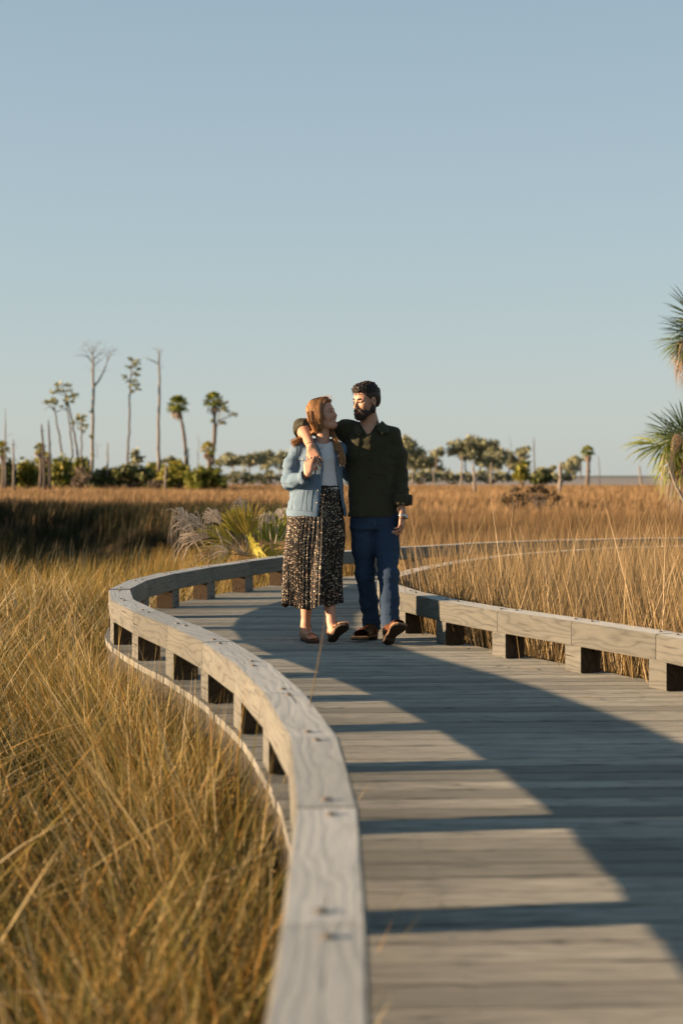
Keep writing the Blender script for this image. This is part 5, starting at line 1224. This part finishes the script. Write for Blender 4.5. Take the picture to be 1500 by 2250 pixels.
patch(ts, [(806, 960), (813, 960), (813, 985), (806, 985)], 3, 6, .003, 'placket', M['shirt'], shirt, .006)
patch(ts, [(815, 976), (857, 992), (857, 1002), (815, 990)], 8, 4, .008, 'pocket_flap', M['shirt'], shirt, .007)
patch(ts, [(817, 990), (854, 1001), (852, 1046), (817, 1038)], 8, 8, .0055, 'pocket', M['shirt'], shirt, .006)
patch(ts, [(762, 958), (790, 962), (788, 976), (763, 972)], 8, 4, .008, 'pocket_flap', M['shirt'], shirt, .007)
patch(ts, [(764, 973), (787, 976), (787, 1014), (765, 1010)], 8, 8, .0055, 'pocket', M['shirt'], shirt, .006)
for (a, b_) in [(766, 965), (832, 1013), (810, 972), (811, 1010), (811, 1050)]: knob(ts, a, b_, .005, 'button', M['dark'], shirt, .004)
# necklace cord, watch, bracelet
m = MB(); m.tube([A3(828, 922, 9.885), A3(828, 931, 9.862), A3(824, 941, 9.845), A3(818, 949, 9.832)], .0022, 6); m.build('neck_cord', M['dark'], man, smooth=True)
ringband(A3(883, 1133, 9.835), (0, -.1, -1), .030, .029, .016, 'watch_band', M['steel'], man, .003, 0)
m = MB(); m.tube([A3(891, 1136, 9.83), A3(894.5, 1136, 9.83)], .017, 16); o = m.build('watch', M['steel'], man)
m = MB(); m.tube([A3(894.6, 1136, 9.83), A3(895, 1136, 9.83)], .0135, 16); m.build('dial', M['dark'], o)
ringband(A3(882, 1140, 9.83), (0, -.1, -1), .030, .030, .005, 'bracelet', M['dark'], man, .0025, 0)
ringband(A3(683, 978, 9.745), (.1, -.9, -1), .029, .029, .003, 'bracelet', M['dark'], man, .0018, 0)
# boots
def boot(heel, toe_dir, up, L, sh_top, seed):
    f, s_, u = orth(toe_dir, up); p = np.asarray(heel, float) + u * .034
    b = Field(p - .20, p + .42, .0045)
    b.cone(p + f * .05 + u * .03, p + f * .17 + u * .022, .040, .036, .03, sq=(s_, 1.0)); b.ell(p + f * (L - .085) + u * .018, (.078, .048, .030), np.stack([f, s_, u], 1), .03)
    b.ell(p + f * .045 + u * .035, (.048, .036, .045), np.stack([f, s_, u], 1), .03); b.cone(p + f * .06 + u * .05, sh_top, .044, .046, .03)
    sl, (X, Y, Z) = b.sub(b.lo, b.lo + b.n * b.h); dd = (X - p[0]) * u[0] + (Y - p[1]) * u[1] + (Z - p[2]) * u[2]; b.d[sl] = np.maximum(b.d[sl], -dd.astype(np.float32))
    o = garment(b, 'boot', M['boot'], man, lambda V: fbm(V, (40, 40, 40), seed, 2) * .002, 2)
    sole(p + u * .001 - f * .006, f, u, L + .012, .108, .012, .0, 'welt', M['welt'], o, .75)
    sole(p - u * .011 - f * .002, f, u, L + .004, .102, .008, .020, 'boot_sole', M['soleb'], o, .75); return o
boot(np.array([xc(824, 10.0), 10.03, 0.004]), (-.48, -.87, 0), (0, 0, 1), .285, A3(818, 1378, 10.0), 3)
boot(np.array([xc(849, 9.64), 9.665, 0.006]), (.30, -.80, .46), (.10, .46, .85), .285, A3(857, 1375, 9.67), 6)
# ================================================================== the woman
wom = empty('person', (-.1, 9.8, 0.0), label='shorter person with auburn hair in light denim jacket, white tee and long dark dotted skirt', cat='person', group='couple walking on the boardwalk')
WC = at(709.5, 910.5, 9.86); WF = (.86, -.46, .20); WU = (-.24, .06, 1.0)
zw = lambda y, D=9.88: CAMH - (y - 1045) * D / FPX; xw = lambda x, D=9.88: (x - 750) * D / FPX
S = Field((-.48, 9.30, -.02), (.16, 10.15, 1.74), .0036)
S.stack([(zw(1180), xw(696), 9.88, .135, .10), (zw(1130), xw(697), 9.88, .14, .10), (zw(1085), xw(700), 9.88, .105, .08), (zw(1040), xw(703), 9.88, .115, .09), (zw(1010), xw(705), 9.88, .125, .092), (zw(990), xw(706), 9.88, .115, .08), (zw(975), xw(708), 9.88, .08, .06)], .04)
S.cone(A3(709, 978, 9.88), A3(708, 940, 9.87), .052, .047, .025)
S.cone(A3(708, 980, 9.88), A3(662, 992, 9.88), .035, .040, .03); S.cone(A3(708, 980, 9.88), A3(746, 992, 9.92), .035, .040, .03)
Lw, WB = head(S, WC, WF, WU, .93, False)
WRS, WRE, WRW = A3(653, 992, 9.88), A3(633, 1060, 9.84), A3(676, 1042, 9.70)
S.chain([WRS, WRE, WRW], [.040, .034, .022], .02)
hand(S, WRW, (.06, .04, 1), (.35, .92, .0), -1, .86, [.30, .46, .58, .66], spread=.14, tc=.3)
S.chain([A3(746, 992, 9.92), A3(765, 1050, 10.08), A3(790, 1070, 10.12)], [.040, .034, .024], .02)
# legs
wk = [A3(676, 1265, 9.87), A3(716, 1262, 9.81)]; wa = [A3(671, 1378, 9.91), A3(729, 1372, 9.75)]
for hx, k_, a_ in ((675, wk[0], wa[0]), (722, wk[1], wa[1])):
    S.chain([A3(hx, 1160, 9.88), k_], [.075, .048], .03); mid = k_ * .62 + a_ * .38 + np.array([0, .012, 0]); S.chain([k_, mid, a_ * .93 + k_ * .07, a_], [.046, .049, .029, .028], .025)
def foot(S, heel, f, up, L=.225):
    f, s_, u = orth(f, up); B = np.stack([f, s_, u], 1); h = np.asarray(heel, float)
    S.ell(h + f * .028 + u * .024, (.032, .028, .026), B, .02); S.cone(h + f * .04 + u * .04, h + f * .13 + u * .022, .026, .022, .03, sq=(s_, .85)); S.ell(h + f * .145 + u * .018, (.040, .040, .017), B, .02)
    for i, (o_, l_, r_) in enumerate([(-.030, .060, .0115), (-.012, .060, .0085), (.002, .055, .008), (.015, .048, .0075), (.027, .040, .0075)]):
        o_ *= foot.side; a_ = h + f * .155 + s_ * o_ + u * .016; S.cone(a_, a_ + f * l_ - u * .003, r_, r_ * .9, .005)
    return f, s_, u
foot.side = 1
h1 = np.array([xw(668, 9.93), 9.945, .024]); f1 = (.34, -.94, 0.0); u1 = (0, 0, 1)
h2 = np.array([xw(727, 9.74), 9.74, .036]); f2 = (.40, -.72, .52); u2 = (-.05, .55, .82)
F1 = foot(S, h1, f1, u1); foot.side = -1; F2 = foot(S, h2, f2, u2)
S.cone(h1 + F1[0] * .04 + F1[2] * .035, wa[0], .029, .028, .02); S.cone(h2 + F2[0] * .04 + F2[2] * .035, wa[1], .029, .028, .02)
V, F = S.mesh(); V = relax(V, F, 1, .4)
def lipw(V):
    q = (V - WC) @ WB / .93; m = (np.abs(q[:, 1]) < .022) & (((q[:, 2] < -.0565) & (q[:, 2] > -.0635)) | ((q[:, 2] < -.0735) & (q[:, 2] > -.081))) & (q[:, 0] > .078); return m.astype(float)
mk('body', V, F, M['skin_w'], wom, smooth=True, attrs={'lip': lipw(V)})
eyes(Lw, WB, wom, .93, (0, .25)); brow(Lw, wom, M['hair_w'], .9, .0028, .001)
m = MB(); a = np.linspace(-1, 1, 9); 
V = []; F = []
for t in a: 
    V += [Lw(.0915 - .010 * t * t, .0215 * t, -.0635 + .004 * t * t), Lw(.0905 - .010 * t * t, .020 * t, -.0735 + .010 * t * t)]
for k in range(8): F.append((2 * k, 2 * k + 1, 2 * k + 3, 2 * k + 2))
mk('teeth', V, F, M['teeth'], wom, smooth=True)

# tee
T = Field((-.40, 9.65, .95), (.10, 10.12, 1.46), .0045)
TT = [(zw(1076), xw(707), 9.88, .130, .107), (zw(1066), xw(707), 9.88, .127, .104), (zw(1040), xw(707), 9.88, .124, .103), (zw(1010), xw(707), 9.88, .134, .108), (zw(992), xw(707), 9.88, .130, .094), (zw(978), xw(708), 9.88, .10, .074), (zw(968), xw(708), 9.88, .062, .058)]
T.stack(TT, .02); T.ell(A3(710, 964, 9.84), (.058, .10, .036), None, .006, 's')
tee = garment(T, 'tee', M['tee'], wom, lambda V: fbm(V, (11, 11, 5), 3, 2) * .005, 2)

# denim jacket, open at the front
JT = [(zw(1137), xw(695), 9.885, .210, .152), (zw(1118), xw(695), 9.885, .206, .148), (zw(1085), xw(696), 9.885, .186, .130), (zw(1040), xw(699), 9.885, .168, .124), (zw(1005), xw(704), 9.885, .165, .118), (zw(990), xw(705), 9.885, .150, .104), (zw(976), xw(706), 9.885, .11, .082), (zw(966), xw(707), 9.885, .075, .07)]
def jacket_field(grow, slv=True):
    Jk = Field((-.50, 9.55, .82), (.20, 10.25, 1.46), .0045); Jk.stack(JT, .03, grow=grow)
    if slv:
        Jk.chain([A3(690, 978, 9.89), A3(657, 990, 9.885), A3(640, 1020, 9.865), WRE + [.008, 0, 0], A3(650, 1056, 9.775), A3(667, 1050, 9.725)], [.045 + grow, .056 + grow, .052 + grow, .050 + grow, .047 + grow, .043 + grow], .03)
        Jk.chain([A3(722, 978, 9.89), A3(746, 990, 9.92), A3(765, 1046, 10.08), A3(790, 1068, 10.12)], [.045 + grow, .052 + grow, .050 + grow, .045 + grow], .03)
    return Jk
Jk = jacket_field(0); inn = Field((-.50, 9.55, .82), (.20, 10.25, 1.46), .0045); inn.stack(JT, .0, grow=-.0115)
sl, (X, Y, Z) = Jk.sub(Jk.lo, Jk.lo + Jk.n * Jk.h)
yy = 1045 + (CAMH - Z[0, 0, :]) * FPX / 9.77
xl = np.interp(yy, [960, 985, 1023, 1070, 1136], [690, 702, 711, 706, 699]); xr = np.interp(yy, [960, 985, 1025, 1087, 1136], [727, 733, 737, 748, 757])
XL = (xl - 750) * 9.77 / FPX; XR = (xr - 750) * 9.77 / FPX
open_ = np.maximum(np.maximum(XL[None, None, :] - X, X - XR[None, None, :]), Y - 9.88)
shell = np.maximum(Jk.d, -inn.d); shell = np.maximum(shell, -open_.astype(np.float32)); shell = np.maximum(shell, (zw(1136, 9.77) - Z).astype(np.float32))
Jk.d = shell.astype(np.float32)
Jk.cone(A3(708, 972, 9.875), A3(710, 945, 9.86), .062, .064, .004, op='s')
Jk.cone(A3(672, 1047, 9.712), A3(690, 1038, 9.665), .033, .035, 0, op='s')
def jdsp(V):
    z = V[:, 2]; x_ = V[:, 0]; arm = np.clip((-.30 - x_) / .04, 0, 1)
    return fbm(V, (9, 9, 7), 3, 2) * .004 + fbm(V, (9, 9, 30), 7, 2) * .008 * arm + fbm(V, (20, 20, 9), 5, 1) * .0015
jack = garment(Jk, 'denim_jacket', M['denim_l'], wom, jdsp, 2); tk = bvh(jack)
ringband(A3(668, 1050, 9.722), (.62, -.48, .30), .0455, .0455, .040, 'cuff', M['denim_l'], jack, .003, .003)
# waistband, plackets, pockets, seams, buttons
patch(tk, [(629, 1120), (700, 1127), (699, 1136), (630, 1128)], 16, 2, .004, 'waistband', M['denim_l'], jack, .006)
patch(tk, [(749.5, 1120), (762, 1118), (762, 1128), (756, 1135)], 4, 2, .004, 'waistband', M['denim_l'], jack, .006)
patch(tk, [(694, 985), (702, 985), (711, 1023), (702, 1023)], 2, 8, .003, 'placket', M['denim_l'], jack, .005)
patch(tk, [(702, 1023), (711, 1023), (700, 1126), (690, 1126)], 2, 18, .003, 'placket', M['denim_l'], jack, .005)
patch(tk, [(734, 985), (742, 988), (745, 1025), (737.5, 1025)], 2, 8, .003, 'placket', M['denim_l'], jack, .005)
patch(tk, [(738, 1025), (745, 1025), (760, 1122), (754, 1122)], 2, 16, .003, 'placket', M['denim_l'], jack, .005)
patch(tk, [(691, 967), (697, 968), (706, 984), (692, 998)], 4, 6, .006, 'collar', M['denim_l'], jack, .006)
patch(tk, [(727, 966), (733, 967), (741, 984), (731, 996)], 4, 6, .006, 'collar', M['denim_l'], jack, .006)
patch(tk, [(657, 1003), (676, 1003), (676, 1011), (657, 1011)], 4, 3, .004, 'pocket_flap', M['denim_l'], jack, .005)
patch(tk, [(741, 1002), (756, 1003), (755, 1010), (742, 1011)], 4, 3, .004, 'pocket_flap', M['denim_l'], jack, .005)
for pts in ([(656, 984), (654, 1000), (656, 1020)], [(690, 1030), (688, 1060), (682, 1124)], [(668, 1075), (664, 1100), (660, 1122)], [(676, 1072), (672, 1100), (672, 1122)], [(650, 1075), (642, 1100), (640, 1119)], [(630, 1119), (660, 1123), (699, 1126)], [(748, 1030), (754, 1070), (760, 1115)]):
    seam(tk, pts, .0011, 'seam', M['denim_seam'], jack, .0022)
for pts in ([(655, 1012), (672, 1012), (690, 1011)], [(738, 1012), (757, 1011)], [(630, 1118), (660, 1122), (698, 1125)], [(691, 1030), (688.5, 1060), (682.5, 1120)], [(652, 984), (651, 1000), (654, 1022)]):
    seam(tk, pts, .0016, 'seam', M['denim_in'], jack, .0012)
for (a, b_) in [(741, 1014), (744.5, 1048), (749, 1078), (755, 1106), (704, 1047), (699, 1077), (697, 1105), (666, 1009)]: knob(tk, a, b_, .0052, 'button', M['button'], jack, .005)

# skirt: gathered, pleated tube
rows = [(1066, 707, .112, .094), (1085, 703, .136, .112), (1110, 697, .160, .122), (1132, 694.5, .178, .130), (1150, 693.5, .196, .142), (1185, 691.5, .205, .155), (1250, 687, .196, .168), (1300, 686, .192, .176), (1330, 686, .194, .180)]
NA, NZ = 560, 90; V = []; U = []
for j in range(NZ + 1):
    v = j / NZ; y = 1066 + (1330 - 1066) * v; D = 9.87 - .03 * v; cx = np.interp(y, [r[0] for r in rows], [r[1] for r in rows]); rx = np.interp(y, [r[0] for r in rows], [r[2] for r in rows]); ry = np.interp(y, [r[0] for r in rows], [r[3] for r in rows])
    c = at(cx, y, D); fl = np.clip(v * 1.6, 0, 1)
    for i in range(NA):
        t = 2 * PI * i / NA; ph = 46 * t + .9 * math.sin(3 * t + 2 * v) + .6 * mnoise.noise((t * 2, v * 3, 0)) * 4
        pl = .0052 * (.45 + .55 * fl) * math.sin(ph) + .0022 * math.sin(2 * ph + .5)
        big = (.016 * math.sin(5 * t + 1.3 + 1.4 * v) + .012 * math.sin(8 * t - 2.2 * v + .4) + .010 * mnoise.noise((math.cos(t) * 3, math.sin(t) * 3, v * 2))) * (v ** 1.3)
        # cloth pushed by the leading knee and drawn in between the legs
        a_f = math.atan2(math.sin(t + PI / 2), math.cos(t + PI / 2)); kn = .022 * math.exp(-((a_f - .28) / .22) ** 2) * math.exp(-((v - .72) / .28) ** 2) - .022 * math.exp(-((a_f + .12 - .25 * (1 - v)) / .13) ** 2) * v
        e = 1 + (pl + big + kn) / rx
        z = c[2] + (.010 * math.sin(5 * t + 2) + .008 * math.sin(9 * t)) * (v ** 6) + (.02 * max(0, math.cos(t - .0)) - .012 * math.exp(-((a_f + .15) / .3) ** 2)) * v ** 5
        V.append((c[0] + rx * e * math.cos(t), c[1] + ry * e * math.sin(t), z)); U.append((t * .2 , v * .83))
U = np.array(U)
F = [(j * NA + i, (j + 1) * NA + i, (j + 1) * NA + (i + 1) % NA, j * NA + (i + 1) % NA) for j in range(NZ) for i in range(NA)]
# lining turned inwards at the hem
V = np.array(V); hem = V[NZ * NA:].copy(); cc = hem.mean(0); i2 = hem + (cc - hem) * .02 + [0, 0, .002]; i3 = V[(NZ - 20) * NA:(NZ - 19) * NA].copy(); i3 += (i3.mean(0) - i3) * .03
V = np.vstack([V, i2, i3]); U = np.vstack([U, U[NZ * NA:NZ * NA + NA], U[:NA]]); b0 = (NZ + 1) * NA
F += [(NZ * NA + i, b0 + i, b0 + (i + 1) % NA, NZ * NA + (i + 1) % NA) for i in range(NA)] + [(b0 + i, b0 + NA + i, b0 + NA + (i + 1) % NA, b0 + (i + 1) % NA) for i in range(NA)]
F = np.array(F)
skirt = mk('skirt', V, F, M['skirt'], wom, uv=U * [1.0, 1.0], smooth=True, attrs={'tone': np.full(len(V), .5)})
m = MB(); cw_ = at(708, 1069, 9.87); m.tube([cw_ + [.113 * math.cos(t), .096 * math.sin(t), .002 * math.sin(7 * t)] for t in np.linspace(0, 2 * PI, 48)], .006, 8); m.build('waistband', M['dark'], skirt, smooth=True)

# hair: soft mass plus combed strands
H = Field(WC - .22, WC + .20, .0036)
k_ = .93; H.ell(Lw(-.022, 0, .032), np.array([.104, .086, .096]) * k_, WB, .02); H.ell(Lw(.045, 0, .085), np.array([.04, .05, .03]) * k_, WB, .03)
H.ell(Lw(-.055, 0, -.05), np.array([.062, .070, .085]) * k_, WB, .03)
for s in (-1,): H.cone(Lw(.000, s * .074, .0), Lw(-.004, s * .072, -.095), .026, .020, .03); H.cone(Lw(.018, s * .066, .04), Lw(.012, s * .076, -.03), .020, .016, .03)
H.cone(Lw(-.005, .068, -.03), Lw(-.01, .07, -.13), .022, .02, .03)
sl, (X, Y, Z) = H.sub(H.lo, H.lo + H.n * H.h); q = [((X - WC[0]) * WB[0, i] + (Y - WC[1]) * WB[1, i] + (Z - WC[2]) * WB[2, i]) / .93 for i in range(3)]
lim = np.interp(q[2].ravel(), [-.2, -.10, -.05, 0, .04, .075, .09, .3], [.012, .014, .022, .036, .050, .062, .080, .10]).reshape(q[0].shape)
H.d[sl] = np.maximum(H.d[sl], ((q[0] - lim) * .8).astype(np.float32))
whair = garment(H, 'hair', M['hair_w'], wom, lambda V: fbm(V, (45, 45, 14), 4, 2) * .003, 2, attrs=lambda V: {'tone': np.full(len(V), .0)}); th_ = bvh(whair)
m = MB(); rs = np.random.default_rng(8); nap = Lw(-.02, -.062, -.115)
def strand(a0, sidew, n=13):
    """from the parting over the skull and down; a0 along the parting, sidew which side"""
    P = []; c = Lw(-.022, 0, .03)
    for k in range(n):
        t = k / (n - 1)
        th = PI * .56 - t * 2.55; f_ = a0 * (1 - t) + (-.012 + a0 * .62) * t - .012 * math.sin(t * PI)
        v = WB[:, 0] * (f_ / .1) + WB[:, 1] * sidew * math.cos(th) * 1.0 + WB[:, 2] * math.sin(th)
        v = v / np.linalg.norm(v); hh = th_.ray_cast(Vector(c + v * .22), Vector(-v))
        if hh[0] is None: continue
        P.append(np.array(hh[0]) + np.array(hh[1]) * .0015)
    return P
for i in range(3200):
    P = strand(rs.uniform(-.15, .10), -1 if i % 4 else 1)
    if len(P) < 6: continue
    P = np.array(P); P += rs.normal(0, .0016, (1, 3)); P[:, :] += np.outer(np.linspace(0, 1, len(P)) ** 2, rs.normal(0, .003, 3)); w0 = rs.uniform(.0006, .0012)
    m.tube(P[int(rs.integers(0, 3)):], w0, 3, a=rs.uniform(0, 1), cap=False)
for i in range(46):   # flyaway hairs
    a0 = rs.uniform(-.02, .06); o = Lw(a0, rs.uniform(-.02, .02), .118 - a0 * a0 * 4); a1 = o + WB[:, 2] * rs.uniform(.004, .020) + WB[:, 0] * rs.uniform(.01, .05); a2 = a1 + WB[:, 0] * rs.uniform(.01, .03) - WB[:, 2] * rs.uniform(.0, .05); m.tube([o, a1, a2], [.0005, .0004, .0003], 3, a=.8, cap=False)
# lengths lying on both shoulders
def lock(pts, n, sp, w0=.0014, seed=0):
    pts = np.array(pts); t0 = np.linspace(0, 1, 10); L = np.linspace(0, 1, len(pts)); base = np.stack([np.interp(t0, L, pts[:, k]) for k in range(3)], 1)
    for _ in range(n): o = rs.normal(0, sp, 3); e = rs.normal(0, sp * .8, 3); m.tube(base + o * np.array([[.5 + .5 * t] for t in t0]) + np.outer(t0 ** 2, e) + np.outer(np.sin(t0 * 7 + _), [.003, .0, .0]), w0 * rs.uniform(.6, 1.3), 3, a=rs.uniform(0, .8), cap=False)
for (x0_, y0_, x1_, y1_, dd_) in [(676, 906, 692, 946, 9.80), (684, 904, 695, 948, 9.785), (693, 902, 699, 947, 9.785), (701, 900, 703, 943, 9.79), (708, 897, 706, 936, 9.795)]:
    lock([A3(x0_, y0_, dd_), A3((x0_ + x1_) / 2 - 3, (y0_ + y1_) / 2, dd_ - .008), A3(x1_, y1_ - 8, dd_ + .005), A3(x1_ + 1, y1_, dd_ + .03)], 90, .0065, .0011)
lock([A3(700, 935, 9.82), A3(690, 950, 9.84), A3(672, 962, 9.88), A3(655, 967, 9.83), A3(644, 974, 9.82)], 150, .008)
lock([A3(728, 945, 9.90), A3(738, 965, 9.85), A3(746, 985, 9.80), A3(752, 1005, 9.78), A3(753, 1018, 9.775)], 170, .008)
lock([A3(728, 950, 9.88), A3(736, 970, 9.83), A3(742, 990, 9.785)], 90, .006)
m.build('hair_strands', M['hair_w'], whair, smooth=True)
# necklace
m = MB(); P = []
for t in np.linspace(0, 1, 15): P.append(A3(695 + 26 * t, 966 + 16 * math.sin(t * PI), 9.83 - .055 * math.sin(t * PI)))
bt = bvh(tee); 
m.tube(P, .0011, 5); o = m.build('necklace', M['gold'], wom, smooth=True)
h = onto(bt, 707, 985, lift=.004)
if h: m = MB(); m.tube([h[0] + [0, 0, .006], h[0], h[0] - [0, 0, .007]], [.002, .005, .002], 8); m.build('pendant', M['gold'], o)
# sandals
for (h_, fr_, side) in ((h1, F1, 1), (h2, F2, -1)):
    f, s_, u = fr_; Rt = [f, s_, u]; pl = h_ - f * .012
    so_ = sole(pl - u * .001, f, u, .248, .090, .022, .004, 'sandal', M['soleb'], wom, .1)
    sole(pl + u * .0015, f, u, .246, .088, .007, 0, 'footbed', M['tan'], so_, .1)
    def strap(pts, wd, name='strap'):
        P = [h_ + f * a + s_ * b_ + u * c_ for a, b_, c_ in pts]; t0 = np.linspace(0, 1, 14); L = np.linspace(0, 1, len(P)); P = np.array(P)
        # smooth interpolation
        Q = np.stack([np.interp(t0, L, P[:, k]) for k in range(3)], 1); Q[1:-1] = (Q[:-2] + 2 * Q[1:-1] + Q[2:]) / 4
        V = []; F = []
        T_ = np.gradient(Q, axis=0); 
        for i, q_ in enumerate(Q):
            cen = h_ + f * np.dot(q_ - h_, f) + u * .012; n = q_ - cen; n /= np.linalg.norm(n) + 1e-9; w_ = np.cross(T_[i], n); w_ /= np.linalg.norm(w_) + 1e-9
            V += [q_ - w_ * wd, q_ + w_ * wd, q_ + w_ * wd + n * .004, q_ - w_ * wd + n * .004]
        for i in range(13):
            for k in range(4): F.append((4 * i + k, 4 * i + (k + 1) % 4, 4 * i + 4 + (k + 1) % 4, 4 * i + 4 + k))
        mk(name, V, F, M['tan'], so_, attrs={'tone': np.full(len(V), .5)})
    strap([(.125, -.045, .0), (.135, -.040, .026), (.145, -.005, .040), (.165, .030, .028), (.172, .044, .0)], .009)
    strap([(.175, -.044, .0), (.168, -.036, .024), (.150, .0, .042), (.128, .034, .03), (.118, .042, .0)], .009)
    strap([(.03, .037, .0), (.025, .036, .05), (.04, .034, .085), (.075, .0, .090), (.04, -.034, .085), (.025, -.036, .05), (.03, -.037, .0)], .007)
    ringband(h_ + f * .036 + u * .086, u * 1.0 + f * .15, .0335, .033, .016, 'ankle_strap', M['tan'], so_, .003, 0)
# ring and bracelet
ringband(A3(686, 1011, 9.685), (0, .3, 1), .0102, .0102, .003, 'ring', M['gold'], wom, .0015, 0)
